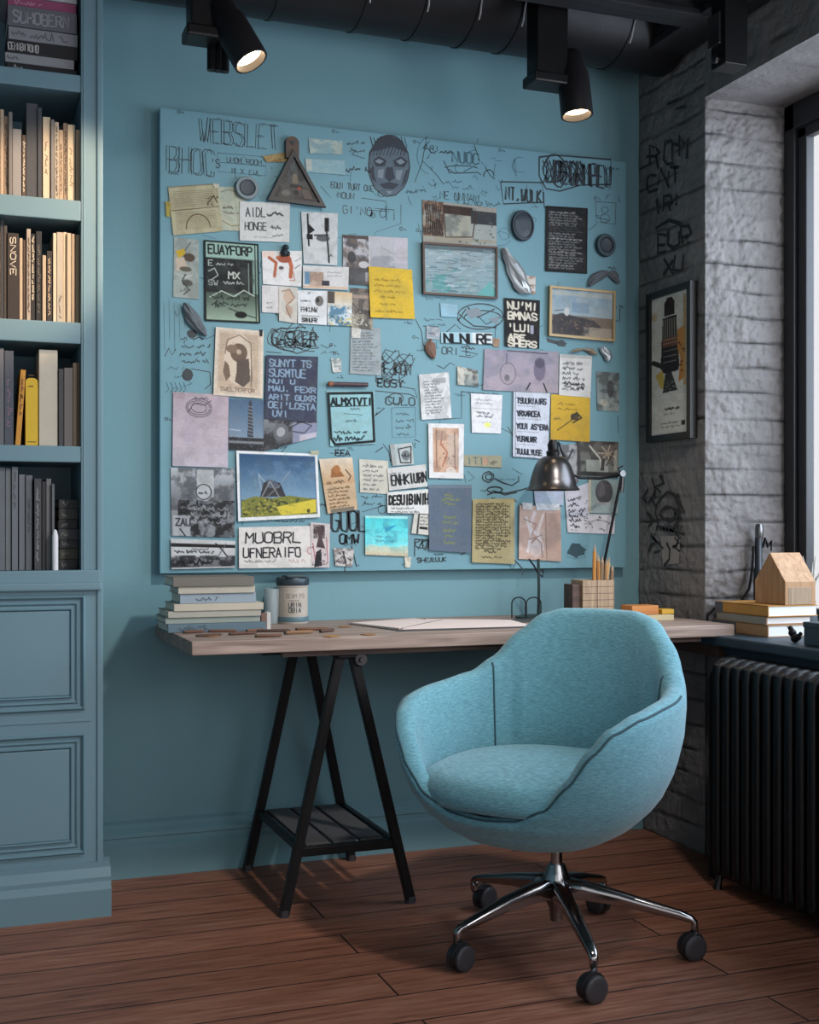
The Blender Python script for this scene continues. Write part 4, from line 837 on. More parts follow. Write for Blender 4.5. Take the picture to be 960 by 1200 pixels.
def disc(name, label, u, v, rx, ry, rim, core, cat='disc', dep=.012, core_r=.78):
    c0 = onY(u, v, YB-.005); r_ = (onY(u+rx, v, YB-.005)-c0).length; kz = ry/rx*.98
    t = thing(name, label, cat, (c0.x, YB-.006, c0.z-r_*kz))
    b = MB(); b.lathe([(0, 0), (r_, 0), (r_, dep*.7), (r_*.95, dep), (r_*core_r, dep), (r_*core_r*.96, dep*.6), (0, dep*.6)], (0, 0, 0), (0, -1, 0), 32)
    for vv in b.bm.verts: vv.co = Vector((vv.co.x, vv.co.y, vv.co.z*kz))+Vector((c0.x, YB-.006, c0.z))
    b.build('rim', rim, t, smooth=True)
    b = MB(); b.lathe([(0, dep*.6), (r_*core_r*.93, dep*.6), (r_*core_r*.85, dep*.78), (r_*.3, dep*.66), (0, dep*.7)], (0, 0, 0), (0, -1, 0), 28)
    for vv in b.bm.verts: vv.co = Vector((vv.co.x, vv.co.y, vv.co.z*kz))+Vector((c0.x, YB-.0062, c0.z))
    b.build('core', core, t, smooth=True); return t
m_dg = mat('dark_slate_plastic', L(44, 56, 66), .5); m_gr = mat('grey_plastic_rim', L(110, 124, 130), .5)
disc('round_magnet', 'round dark disc with a pale grey rim near the triangle mirror', 289, 221, 13.5, 13.5, m_gr, m_dg, core_r=.72)
disc('oval_magnet', 'oval slate-coloured disc above the crumpled foil strip', 612, 265, 13, 16.5, m_dg, m_dg, core_r=.86)
disc('round_magnet', 'smallest dark round disc near the right edge of the board', 709, 288, 11, 12, mat('dark_teal_plastic', L(38, 58, 68), .5), m_dg, core_r=.7)
# triangle mirror
yt = YB-.012; A_, B_, C_ = onY(343, 176, yt), onY(313, 235, yt), onY(381, 244, yt)
t = thing('triangle_mirror', 'dark-framed triangular mirror hanging from a wooden tab at the top of the board', 'mirror', tuple((B_+C_)/2))
cen = (A_+B_+C_)/3; inn = [p+(cen-p)*.2 for p in (A_, B_, C_)]; b = MB(); tr = [A_, B_, C_]
for i in range(3): j = (i+1) % 3; b.prism([tr[i], tr[j], inn[j], inn[i]], (0, -.014, 0))
b.build('frame', mat('dark_triangle_frame', L(40, 34, 34), .5, var=.2), t)
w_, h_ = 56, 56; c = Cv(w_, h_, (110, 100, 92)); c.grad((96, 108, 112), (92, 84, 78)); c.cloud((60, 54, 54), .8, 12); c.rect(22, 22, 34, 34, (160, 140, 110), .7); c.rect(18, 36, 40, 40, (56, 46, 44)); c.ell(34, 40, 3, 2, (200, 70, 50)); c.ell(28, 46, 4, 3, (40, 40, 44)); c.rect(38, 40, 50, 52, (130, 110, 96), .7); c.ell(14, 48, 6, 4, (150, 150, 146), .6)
# warp the painted reflection into the triangle; the glass mirrors nothing itself
top, bl_, br_ = inn
o = sheet('painted_mirror_glass', c, [(0, 0), (1, 0), (2, 0), (3, 0)], 0, m_gloss, t, 0, .6, mapf=lambda a, b_: [top+Vector((-.002, -.006, 0)), top+Vector((.002, -.006, 0)), br_+Vector((0, -.006, 0)), bl_+Vector((0, -.006, 0))][a])
b = MB(); p = onY(343, 174, yt-.006); b.prism([(p.x+.021*math.cos(math.radians(a)), YB-.018, p.z+.018+.021*math.sin(math.radians(a))) for a in range(0, 181, 20)]+[(p.x-.021, YB-.018, p.z-.03), (p.x+.021, YB-.018, p.z-.03)], (0, .014, 0)); tb = b.build('hanging_tab', m_darkwood, t)
b = MB(); b.lathe([(0, 0), (.0065, 0), (.0065, .003), (0, .003)], (p.x, YB-.018, p.z+.018), (0, -1, 0), 14); b.build('hole_plug', m_ink, tb)
def pl(c): c.cloud((140, 110, 70), .5, 8); c.sq(6, 9, 18, 1, 4, 3, (100, 78, 50), .7)
P_('paper_label', 'label', 'small beige torn label left of the wooden hanging tab', [(308, 183), (337, 178), (337, 190), (312, 190)], pl, (172, 146, 96), 2)
P_('masking_tape', 'tape', 'short pale crumpled tape piece right of the wooden tab', [(362, 162), (401, 165), (402, 181), (363, 180)], lambda c: c.cloud((170, 180, 168), .8, 9), (130, 160, 164), 1)
P_('masking_tape', 'tape', 'longer pale tape strip below the short crumpled tape piece', [(358, 186), (404, 188), (405, 205), (359, 202)], lambda c: (c.cloud((150, 172, 172), .5, 12), c.rect(0, 0, 7, 14, (186, 180, 166), .7)), (128, 164, 172), 1)
def p17(c):
    c.cloud((40, 42, 46), .7, 14); [c.sq(4, 8+k*3.1, c.w-8, 1, 3, 2.2, (150, 150, 148) if k % 5 else (190, 188, 184), .8, .75) for k in range(22)]; c.rect(0, 22, c.w, 30, (40, 40, 42), .6); c.line([(1, 1), (c.w-1, 1), (c.w-1, c.h-1), (1, c.h-1), (1, 1)], 2.5, (30, 30, 32))
P_('text_poster', 'poster', 'black poster filled with tiny grey text at the upper right', [(640, 241), (689, 244), (688, 321), (639, 318)], p17, (44, 42, 44), 2, curl=.0012)
def p18(c):
    T2 = [(204, 196, 180)]
    rows = [(12, "NU'MI", 8), (24, "BMNAS", 8), (38, "'LUI", 8), (48, "ARE", 6), (56, "SHERS", 7)]
    for y, s, h_ in rows: c.text(s, 4, y, h_, 7, T2[0], 2, 0, .1)
    c.rect(30, 30, 34, 40, (150, 150, 170))
P_('text_poster', 'poster', 'small black poster with thick cream hand-cut capitals right of the seascape', [(591, 349), (633, 352), (632, 409), (592, 406)], p18, (36, 34, 36), 3)
def land(c):
    c.grad((120, 148, 166), (150, 168, 176), 0, 30); c.cloud((168, 176, 180), .5, 14, 0, 0, None, 24); c.rect(0, 2, c.w, 7, (186, 178, 160), .5); c.rect(0, 30, c.w, c.h, (120, 104, 90)); c.poly([(2, 32), (12, 28), (50, 34), (60, 42), (30, 54), (2, 56)], (64, 56, 58)); c.speck(4, 32, 52, 50, 26, (170, 120, 80), 1.6, .7); c.rect(38, 42, c.w, 56, (176, 160, 140), .7); c.ell(18, 26, 3, 5, (190, 190, 190)); c.line([(4, 26), (14, 24)], .8, (60, 60, 66)); c.rect(24, 14, 44, 26, (96, 130, 160), .5); c.cloud((40, 40, 44), .5, 6, 0, 32, 44)
framed('framed_landscape', 'small framed landscape with blue sky and dark shore in a thin gold frame', [(643, 335), (720, 342), (719, 401), (642, 394)], 2.6, land, (140, 150, 150), m_gold, .012, lambda a, b_: onY(a, b_, YB-.0065), (0, -1, 0))
def crumple(name, label, pts, col, cat, depth=.012, seed=0, loc_y=None):
    """crumpled strip: a bumpy closed sheet following a spine of (u,v,halfwidth)"""
    y = loc_y or YB-.006; V = []; F = []; nu = 6; rs = random.Random(seed)
    for (u, v, hw) in pts:
        for k in range(nu+1):
            a = -1+2*k/nu; p = onY(u+a*hw+rs.uniform(-.6, .6), v+rs.uniform(-.8, .8), y); p.y = y-(1-a*a)*depth-rs.uniform(0, 1)*depth*.6; V.append(p)
    for i in range(len(pts)-1):
        for k in range(nu): F.append((i*(nu+1)+k, i*(nu+1)+k+1, (i+1)*(nu+1)+k+1, (i+1)*(nu+1)+k))
    c0 = sum(V, Vector())/len(V); me = bpy.data.meshes.new(name); me.from_pydata([p-c0 for p in V], [], F); me.materials.append(col)
    o = bpy.data.objects.new(name, me); C.objects.link(o); o.location = c0
    md = o.modifiers.new('s', 'SOLIDIFY'); md.thickness = .0012; return tag(o, label, cat)
m_foil = mat('crumpled_silver_foil', L(160, 164, 168), .35, .5, var=.2, vscale=80)
m_feather = mat('grey_feather', L(92, 98, 104), .8, var=.4, vscale=120, bump=.4, bscale=300)
crumple('foil_strip', 'crumpled silvery foil strip below the oval disc', [(590, 291, 2), (594, 300, 5), (600, 310, 8), (604, 320, 10), (608, 330, 9), (612, 338, 10), (616, 345, 6)], m_foil, 'foil', seed=3)
P_('torn_scrap', 'scrap', 'small torn white and rust scrap under the silver foil strip', [(608, 322), (628, 324), (627, 345), (611, 343)], lambda c: (c.cloud((150, 110, 90), .7, 6), c.speck(2, 8, 16, 20, 8, (90, 60, 50), 1.5)), (196, 190, 184), 1)
crumple('feather', 'grey curled feather at the right edge above the gold framed landscape', [(690, 336, 1.5), (697, 328, 7), (704, 322, 10), (711, 318, 9), (718, 322, 6), (724, 332, 1.2)], m_feather, 'feather', seed=5, depth=.01)
crumple('feather', 'grey feather with a dark tip at the left edge of the board', [(216, 356, 2), (220, 362, 6), (224, 370, 8), (228, 378, 8), (234, 386, 7), (240, 394, 2)], m_feather, 'feather', seed=6, depth=.01)
def p19(c): c.rect(36, 0, c.w, 15, (196, 204, 208)); c.text("NLNLRE", 3, 13, 11, 9.6, (26, 28, 34), 1.8, 1)
P_('lettered_strip', 'note', 'white strip with large hand-drawn black capitals below the fish doodle', [(517, 389), (577, 390), (577, 404), (517, 402)], p19, (150, 184, 196), 2)
crumple('dried_leaf', 'brown dried leaf below the seascape', [(504, 398, 1), (504, 403, 5), (504, 409, 6.5), (506, 415, 5), (508, 421, 1)], mat('brown_leaf', L(116, 88, 76), .8, var=.3, vscale=90), 'leaf', .006, 8)
crumple('paper_crumb', 'small crumpled white and grey paper tuft near the right end of the board', [(706, 408, 4), (709, 413, 6), (712, 418, 5), (711, 423, 3)], m_foil, 'paper', .01, 9)
crumple('torn_tuft', 'crumpled tan and dark paper tuft above the white letter sheet', [(672, 413, 4), (679, 410, 7), (686, 409, 8), (693, 412, 6), (697, 416, 3)], mat('tan_mottled_paper', L(140, 128, 112), .8, var=.6, vscale=60), 'paper', .009, 10)
blob('marker_drawing', [ell(658, 403, 6, 4, 10, j=1), [(640, 396), (656, 400), (654, 404), (642, 401)]], m_ink, board, YI)
def p20(c):
    c.rect(3, 3, c.w-3, c.h-3, (198, 178, 158)); c.rect(5, 6, c.w-6, c.h-9, (186, 162, 140)); c.ell(28, 36, 17, 30, (206, 190, 170), .7); c.line([(12, 30), (14, 14), (28, 7), (42, 16), (44, 60)], 1, (110, 90, 76)); c.ell(28, 28, 10, 11, (112, 92, 78)); c.ell(20, 24, 7, 5, (130, 108, 92)); c.poly([(26, 36), (40, 34), (42, 60), (34, 68), (24, 62), (26, 48)], (98, 84, 76)); c.poly([(12, 38), (17, 44), (19, 56), (14, 62), (10, 52)], (120, 100, 84)); c.ell(28, 27, 3, 3, (180, 160, 140)); c.speck(6, 8, 50, 26, 12, (120, 104, 90), .8, .6); c.line([(43, 28), (43, 68)], 1, (120, 100, 88)); c.text("SWELTERFOR", 8, c.h-6, 4, 4, (90, 72, 62), .6)
P_('vintage_print', 'print', 'cream-bordered sepia print of a dog-like figure', [(253, 383), (309, 388), (308, 467), (250, 463)], p20, (206, 192, 176), 4, tape=[((304, 386), (308, 394), (44, 48, 56))])
def p21(c):
    c.cloud((64, 72, 96), .4, 18)
    for y, s, h_ in [(13, "SUNYT TS", 8), (25, "SUSMTUE", 9), (33, "NUI U", 5), (42, "MAU. FEXR", 6), (52, "ARIT GUXR", 6), (62, "OEI'LOSTA", 7), (72, "UVI", 7)]: c.text(s, 4 if y < 70 else 9, y, h_, 6.2, (126, 152, 176), 1.1, .5, .1)
P_('text_poster', 'poster', 'dark navy sheet filled with light blue capitals', [(312, 416), (373, 418), (371, 495), (310, 491)], p21, (62, 66, 86), 4)
def p22(c):
    c.grad((176, 156, 164), (182, 172, 184)); c.cloud((150, 140, 160), .3, 26)
    for r_ in ((15, 8), (13, 6), (9, 4)): c.line([(30+r_[0]*math.cos(a), 18+r_[1]*1.3*math.sin(a)-a*.3) for a in [k*.45 for k in range(15)]], .9, (84, 76, 88))
    c.line([(18, 22), (24, 12), (36, 14), (44, 8)], 1, (84, 76, 88)); c.sq(24, 8, 24, 1, 4, 4, (80, 74, 86)); [c.line([(10, y), (54, y)], .5, (158, 148, 160), .6) for y in (40, 50, 60, 70)]
    c.rect(0, 0, 14, 8, (150, 130, 140), .5)
P_('handwritten_page', 'page', 'pale mauve page with a looping pencil doodle near its top', [(203, 459), (268, 463), (267, 548), (202, 546)], p22, (184, 170, 178), 3)
def p23(c):
    c.grad((66, 96, 128), (120, 140, 160), 0, 48); c.poly([(22, 44), (23, 4), (25, 0), (27, 4), (29, 44)], (60, 64, 74)); [c.line([(23, y), (28, y+1)], .7, (140, 146, 156)) for y in range(8, 44, 4)]; c.rect(0, 45, c.w, c.h, (36, 36, 42)); c.rect(0, 49, c.w, 52, (150, 156, 166), .7); c.line([(0, 36), (14, 37)], .8, (170, 180, 190)); c.speck(0, 44, c.w, 60, 20, (90, 96, 110), 1.2)
P_('photo_print', 'photo', 'dusk photograph of a tall tower against a blue sky', [(268, 467), (311, 469), (310, 529), (268, 527)], p23, (90, 110, 140), 2, gloss=True)
def p24(c): c.grad((120, 124, 132), (70, 72, 78)); c.cloud((40, 40, 44), .8, 9); c.ell(20, 13, 9, 9, (96, 98, 104)); c.ell(20, 13, 5, 5, (150, 152, 156)); c.rect(34, 4, c.w, 30, (126, 130, 156)); c.line([(30, 10), (44, 2), (56, 8), (48, 18), (34, 14)], 1.2, (40, 42, 52)); c.rect(0, 28, c.w*.6, c.h, (40, 40, 44)); c.rect(42, 20, c.w, 32, (196, 184, 196), .7)
P_('photo_print', 'photo', 'dark grey photograph with a globe below the navy text sheet', [(309, 491), (372, 493), (371, 512), (309, 529)], p24, (90, 90, 96), 3, gloss=True)
def p25(c):
    c.grad((170, 176, 184), (96, 98, 104), 0, 50); c.cloud((70, 72, 78), .7, 14, 0, 0, None, None, .5, 2); c.rect(30, 2, 50, 34, (200, 204, 208), .6); c.ell(38, 30, 9, 9, (170, 172, 176)); c.line([(38+9*math.cos(a*.5), 28+9*math.sin(a*.5)) for a in range(14)], 1.2, (40, 40, 44)); c.sq(32, 31, 12, 1, 4, 3, K0, 1); c.cloud((26, 26, 30), .9, 10, 8, 38, None, None, .5, 4); c.sq(10, 46, 58, 3, 8, 6, (20, 20, 24), 1.3); c.sq(20, 50, 48, 3, 8, 5, (176, 178, 182), .8, .7); c.rect(2, 56, 22, 80, (170, 172, 178), .8); c.text("ZAU", 5, 68, 8, 6, K0, 1.5); c.line([(10, 72), (16, 80)], 1.5, K0)
P_('collage_print', 'print', 'large black and white collage photograph with an encircled word, lower left of the board', [(200, 548), (275, 549), (275, 630), (201, 628)], p25, (130, 132, 138), 2, gloss=True)
def p26(c):
    c.rect(0, 5, c.w, 9, (40, 36, 38)); c.sq(4, 16, 50, 1, 5, 4, (70, 70, 74), 1.4); c.rect(0, 20, c.w, 32, (110, 108, 114)); c.cloud((40, 40, 44), .8, 8, 0, 18, None, 32); c.sq(2, 30, 68, 1, 5, 7, (20, 20, 24), 1.8); c.line([(52, 4), (60, 12), (66, 20)], 1.5, K0); c.line([(64, 4), (56, 18), (50, 22)], 1.1, (90, 94, 104)); c.sq(24, 12, 28, 1, 3, 2, (60, 60, 60), .7)
P_('collage_strip', 'print', 'white-edged black and white strip print in the lower left corner of the board', [(200, 631), (276, 634), (275, 665), (201, 667)], p26, (186, 186, 188), 4)
def p27(c):
    c.rect(3, 3, c.w-3, c.h-4, (60, 94, 130)); c.grad((40, 78, 118), (110, 146, 172), 4, c.h-24, 4, c.w-4); c.cloud((120, 150, 176), .3, 16, 4, 10, c.w-4, 50)
    c.line([(28, 45), (25, 26), (36, 40)], 1, (150, 170, 186)); c.line([(46, 42), (62, 22)], .8, (130, 150, 170)); c.poly([(26, 52), (30, 36), (38, 32), (50, 36), (56, 52)], (50, 48, 56)); c.poly([(34, 32), (46, 34), (50, 42), (36, 42)], (80, 90, 106)); c.line([(28, 52), (38, 34), (48, 52)], 1, (150, 150, 150)); c.line([(32, 54), (50, 38)], 1, (120, 120, 120))
    c.poly([(4, 56), (20, 51), (40, 54), (60, 51), (c.w-4, 56), (c.w-4, c.h-4), (4, c.h-4)], (122, 124, 44)); c.speck(5, 55, c.w-26, 72, 60, (60, 66, 36), 2.2); c.speck(5, 56, c.w-26, 74, 40, (176, 160, 60), 1.8); c.poly([(44, 64), (c.w-4, 56), (c.w-4, 72), (50, 74)], (204, 184, 50)); c.speck(50, 62, c.w-6, 74, 14, (160, 150, 50), 2, .6); c.ell(82, 70, 2, 2.5, K0, .7)
P_('photo_print', 'photo', 'large white-bordered colour photograph of a dark mill on a yellow-green field', [(277, 528), (372, 532), (375, 606), (279, 611)], p27, (212, 214, 216), 5, gloss=True, tape=[((364, 528), (374, 533), (176, 176, 150))])
def p28(c): c.grad((206, 190, 170), (186, 148, 108), 0, 30); c.poly([(10, 22), (12, 12), (17, 8), (20, 12), (26, 22)], (150, 100, 56)); c.ell(18, 13, 4, 5, (170, 110, 60)); c.line([(28, 14), (33, 22), (30, 27)], 1.1, (60, 46, 40)); c.sq(4, 30, 24, 1, 4, 4, (84, 64, 50)); [c.sq(4, 36+k*4.2, c.w-8, 1, 4, 2.2, (110, 82, 54), .9) for k in range(6)]; c.rect(4, 58, c.w-4, c.h, (90, 90, 86), .7)
P_('printed_card', 'card', 'tan card with an orange-brown domed drawing above dense text', [(374, 538), (413, 536), (419, 597), (384, 602)], p28, (190, 160, 126), 4)
def p29(c): c.text("MUOBRL", 8, 19, 12, 11, (30, 30, 36), 1.7, 0, .09); c.text("UFNERAIFO", 5, 36, 11, 7.6, (30, 30, 36), 1.6, 0, .09); c.line([(84+4*math.cos(a), 29+4*math.sin(a)) for a in [k*.7 for k in range(10)]], 1, (190, 110, 116)); c.sq(6, 42, 40, 1, 4, 3, (90, 90, 96), .7); c.sq(58, 43, 26, 1, 4, 6, (180, 150, 150), 1)
P_('lettered_card', 'card', 'wide white card with two lines of bold handwritten black capitals at the bottom', [(280, 618), (370, 616), (370, 665), (280, 666)], p29, (206, 200, 196), 4)
def p30(c): c.rect(3, 2, 16, 18, (70, 60, 62)); c.cloud((196, 180, 180), .6, 6); c.poly([(6, 4), (16, 4), (13, 18), (17, 30), (6, 28), (9, 16)], (80, 64, 68)); c.line([(2, 24), (5, 44)], 1.2, (170, 90, 100)); c.line([(18, 16), (20, 46)], 1.2, (170, 100, 110)); c.poly([(6, 34), (12, 30), (13, 50), (3, 52)], (46, 44, 50)); c.speck(2, 20, 20, 50, 14, (90, 70, 80), 1.3)
P_('ink_sketch', 'sketch', 'narrow pink and black ink figure strip right of the bold capitals card', [(364, 612), (387, 614), (386, 665), (365, 665)], p30, (196, 186, 186), 5)
P_('paper_scrap', 'scrap', 'small crumpled white scrap with dark scribble at the bottom edge', [(391, 642), (415, 643), (413, 664), (393, 663)], lambda c: (c.cloud((120, 110, 110), .8, 7), c.speck(3, 4, 20, 20, 16, (60, 50, 56), 1.6), c.line([(10, 4), (14, 20)], 1.4, K0)), (190, 186, 184), 2, curl=.003)
def p31(c):
    c.line([(1.5, 3), (c.w-3, 1.5), (c.w-1.5, c.h-3), (6, c.h-1.5), (1.5, c.h-9), (1.5, 3)], 3, (20, 28, 32)); c.text("ALMXTVTI", 4, 16, 8, 6, (20, 28, 32), 1.5, .6); c.line([(3, 18), (c.w-8, 17)], 1, (20, 28, 32)); c.sq(26, 22, 14, 1, 4, 3, (40, 60, 66), .7); c.line([(18, 26), (40, 28)], .6, (60, 90, 96)); c.sq(20, 36, 14, 1, 4, 2.5, (60, 90, 96), .7); c.sq(6, 50, 44, 1, 5, 5, (26, 40, 46), 1.1); c.sq(5, 58, 46, 1, 5, 6, (20, 32, 38), 1.6)
P_('outlined_note', 'note', 'mint-blue note boxed by a thick wobbly black outline', [(383, 458), (439, 459), (440, 520), (387, 523)], p31, (132, 178, 186), 2)
t = thing('marker_pen', 'dark reddish pen lying across the top of the black-outlined mint note', 'pen', tuple(onY(410, 453, YB-.02)))
b = MB(); a_, c_ = onY(390, 450, YB-.012), onY(431, 451, YB-.012); b.tube([a_, c_], .007, 10); b.build('barrel', mat('dark_plum_pen', L(70, 50, 58), .5, var=.3, vscale=60), t, smooth=True)
b = MB(); b.tube([onY(385, 450, YB-.012), a_], .008, 10); b.build('cap', simple(150, 90, 60), t, smooth=True)
def p32(c): [c.sq(3, 6+k*3.4, c.w-6, 1, 3, 2.2, (84, 90, 96), .8, .8) for k in range(14)]; c.cloud((130, 140, 146), .5, 12)
P_('newspaper_clipping', 'clipping', 'grey crumpled newspaper column with white tape at its top left', [(411, 386), (446, 384), (447, 440), (410, 438)], p32, (146, 156, 160), 1, curl=.003, tape=[((412, 384), (423, 396), (196, 194, 188))])
P_('masking_tape', 'tape', 'tiny crinkled silver tape piece left of the newspaper column', [(388, 420), (400, 420), (400, 436), (390, 437)], lambda c: c.cloud((110, 120, 124), .7, 5), (190, 190, 186), 1)
def p33(c): [c.sq(4, 9+k*5.4, c.w-8, 1, 4, 3, (90, 88, 92), .8) for k in range(6)]
P_('handwritten_note', 'note', 'cream note with six lines of small grey handwriting', [(421, 538), (455, 540), (455, 579), (422, 577)], p33, (190, 186, 174), 1)
def p34(c): c.grad((60, 196, 204), (110, 214, 220), 0, 36); c.cloud((60, 160, 180), .6, 10, 0, 0, None, 36, .55); c.rect(0, 0, c.w, 3, (150, 210, 210)); c.poly([(20, 4), (22, 14), (38, 10), (24, 20)], (40, 150, 190)); c.sq(12, 26, 24, 2, 5, 3, (60, 140, 160), .8); c.grad((140, 190, 180), (192, 172, 140), 36, c.h); c.cloud((210, 196, 170), .5, 9, 0, 34)
P_('watercolour_card', 'card', 'bright turquoise watercolour card with a sandy lower edge', [(428, 604), (478, 605), (478, 652), (428, 650)], p34, (170, 190, 180), 3)
def p35(c): c.cloud((150, 152, 156), .5, 10); [c.sq(5, 10+k*3.4, c.w-12, 1, 3, 2.2, (90, 90, 94), .8, .7) for k in range(12)]; c.rect(16, 6, c.w-4, 12, (110, 110, 112), .5)
P_('typed_sheet', 'note', 'crinkled white typed sheet below the lettered strip', [(491, 439), (526, 436), (529, 490), (494, 492)], p35, (200, 202, 204), 2, curl=.003)
P_('photo_print', 'photo', 'tiny curled grey photo between the typed sheet and the wide lilac sheet', [(536, 429), (548, 428), (562, 440), (560, 453), (536, 450)][0:1]+[(560, 434), (561, 453), (536, 451)], lambda c: (c.grad((190, 190, 180), (120, 130, 130)), c.cloud((70, 70, 70), .7, 6), c.rect(0, 0, 8, 22, (206, 200, 186), .6)), (150, 150, 144), 2, curl=.003)
def p36(c): c.grad((150, 142, 158), (160, 146, 156)); c.cloud((120, 122, 140), .5, 26); c.line([(28+9*math.cos(a*.5), 28+13*math.sin(a*.5)) for a in range(14)], 1, (110, 104, 118)); c.ell(27, 33, 3, 4, (90, 86, 100), .7); c.ell(65, 22, 7, 13, (110, 100, 120), .9); c.ell(65, 14, 6, 6, (80, 74, 92), .7); c.line([(26, 4), (26, 16)], 1, (90, 86, 96)); c.line([(26, 1), (74, 3)], 1, (50, 50, 60)); c.line([(50, 46), (54, 38)], 1.6, (40, 40, 50)); c.line([(74, 48), (70, 38)], 1.6, (40, 40, 50))
P_('tinted_sheet', 'sheet', 'wide lilac-grey sheet with two soft oval head shapes', [(568, 409), (655, 412), (654, 461), (566, 457)], p36, (158, 150, 164), 2)
def p37(c): c.line([(0, 17), (c.w, 17)], .6, (160, 160, 164)); c.sq(5, 8, 22, 2, 4, 2.5, (120, 120, 124), .6); c.sq(6, 24, 22, 2, 4, 4, (100, 98, 104), 1); c.sq(12, 34, 14, 1, 4, 2, (150, 150, 154), .6); c.ell(19, 36, 4, 3, (220, 220, 120))
P_('pinned_note', 'note', 'white note with a small yellow spot, centre of the board', [(552, 461), (589, 463), (587, 508), (553, 507)], p37, (206, 206, 212), 2)
def p38(c):
    for k, s in enumerate(["TSUURIAIRS", "YRXARCEA", "YOUI AS'ERA", "YURAUVR", "TUUULYUSE"]): c.text(s, 4, 13+k*15, 6, 3.4, (44, 46, 58), 1.2, .4, .08); c.sq(5, 17+k*15, 28, 1, 3, 1.5, (130, 134, 146), .5)
    c.line([(2, 0), (3, c.h)], 1, (120, 124, 136))
P_('list_sheet', 'note', 'long bluish-white list sheet with five lines of handwriting', [(602, 459), (645, 461), (642, 538), (601, 535)], p38, (186, 192, 206), 4)
def p39(c): [c.sq(4, 12+k*6, c.w-8, 1, 4, 4, (80, 80, 84), .9) for k in range(6)]; c.rect(0, 0, c.w, 4, (150, 150, 150), .5); c.sq(6, 36, 26, 2, 4, 5, (56, 54, 58), 1.2)
P_('torn_letter', 'note', 'torn white letter with grey cursive above the mustard sheet', [(656, 415), (694, 417), (692, 466), (655, 463)], p39, (198, 196, 194), 4)
def p40(c): c.grad((206, 166, 48), (190, 150, 40)); c.sq(8, 12, 30, 2, 6, 3, (130, 104, 40), .8); c.line([(24, 28), (30, 20), (36, 26), (26, 32)], 1.8, (70, 60, 44)); c.ell(28, 25, 5, 4, (70, 62, 50), .9); c.sq(4, 30, 8, 1, 4, 4, (110, 86, 36), .8); c.line([(8, 42), (26, 28)], 1, (60, 54, 44))
P_('mustard_sheet', 'note', 'square mustard yellow sheet with a dark sketch behind the lamp', [(646, 462), (692, 464), (691, 518), (645, 515)], p40, (204, 164, 50), 3)
P_('photo_print', 'photo', 'narrow murky grey photograph at the far right above the plant photo', [(699, 435), (726, 437), (725, 482), (700, 481)], lambda c: (c.grad((110, 122, 124), (140, 150, 146)), c.cloud((70, 76, 76), .7, 12), c.ell(16, 20, 4, 10, (60, 60, 62), .7), c.ell(8, 36, 5, 4, (180, 170, 150), .6)), (120, 130, 130), 1, gloss=True)
def p41(c): c.rect(5, 5, c.w-6, c.h-7, (196, 160, 136)); c.cloud((160, 120, 100), .6, 9, 5, 5, c.w-6, c.h-7); c.line([(9, 8), (9, c.h-12)], 1.6, (150, 110, 90)); c.line([(16, 10), (14, 24), (22, 34), (16, 50)], 1.4, (170, 100, 70)); c.rect(22, 12, 34, 50, (186, 170, 160), .6); c.line([(30, 10), (31, 54)], 1, (120, 96, 86)); c.rect(9, 8, 20, 20, (150, 128, 116), .6); c.ell(26, 56, 6, 5, (206, 204, 200), .7); c.speck(8, 8, c.w-8, c.h-10, 20, (110, 86, 76), 1)
P_('photo_print', 'photo', 'white-bordered pink and tan picture, centre right of the board', [(502, 496), (544, 497), (543, 561), (503, 560)], p41, (206, 206, 208), 4)
def p42(c): c.rect(0, 0, 5, c.h, (150, 150, 148)); c.cloud((150, 170, 176), .5, 9); c.line([(9, 6), (10, 22), (22, 23), (24, 4), (9, 6)], 1.3, K0); c.ell(17, 14, 5, 6, (110, 116, 120)); c.sq(12, 16, 10, 1, 3, 6, K0, 1)
P_('sketched_card', 'card', 'small white card with a black boxed portrait doodle', [(457, 521), (483, 519), (485, 544), (460, 546)], p42, (176, 180, 178), 2)
P_('lettered_strip', 'note', 'tilted white strip with slanted black letters', [(454, 549), (499, 544), (501, 570), (456, 575)], lambda c: (c.text("ENHKIURN", 3, 20, 11, 5.3, K0, 1.4, .8, .1), c.sq(2, 8, 18, 1, 4, 4, (90, 90, 90), .9)), (190, 190, 188), 3)
P_('printed_card', 'card', 'white card with heavy black headline letters above fine text', [(454, 577), (503, 573), (502, 602), (454, 601)], lambda c: (c.text("DESUIBINIH", 2, 16, 11, 4.7, (24, 24, 26), 2.2), c.sq(4, 22, 40, 2, 4, 2.2, (90, 90, 94), .7)), (204, 204, 202), 4)
P_('booklet', 'booklet', 'tilted pair of small printed leaves under the headline card', [(487, 592), (503, 594), (502, 627), (482, 625)], lambda c: (c.rect(5, 0, 7, c.h, (60, 60, 60)), [c.sq(8, 10+k*4, 10, 1, 3, 2, (90, 90, 90), .7) for k in range(5)], c.rect(8, 24, 17, 27, K0)), (190, 188, 180), 3)
def p43(c):
    c.cloud((84, 100, 118), .4, 26)
    for y, w_ in [(14, 14), (19, 22), (24, 16), (40, 16), (46, 20), (56, 18), (62, 14), (70, 18)]: c.sq(26-w_/2, y, w_, 1, 4, 4, (128, 138, 70), 1.1, .85)
    c.rect(0, 0, c.w, 4, (120, 136, 146), .5)
P_('tinted_sheet', 'sheet', 'slate-blue sheet with small yellow-green lettering down its middle', [(502, 568), (553, 568), (552, 648), (503, 645)], p43, (92, 106, 126), 5)
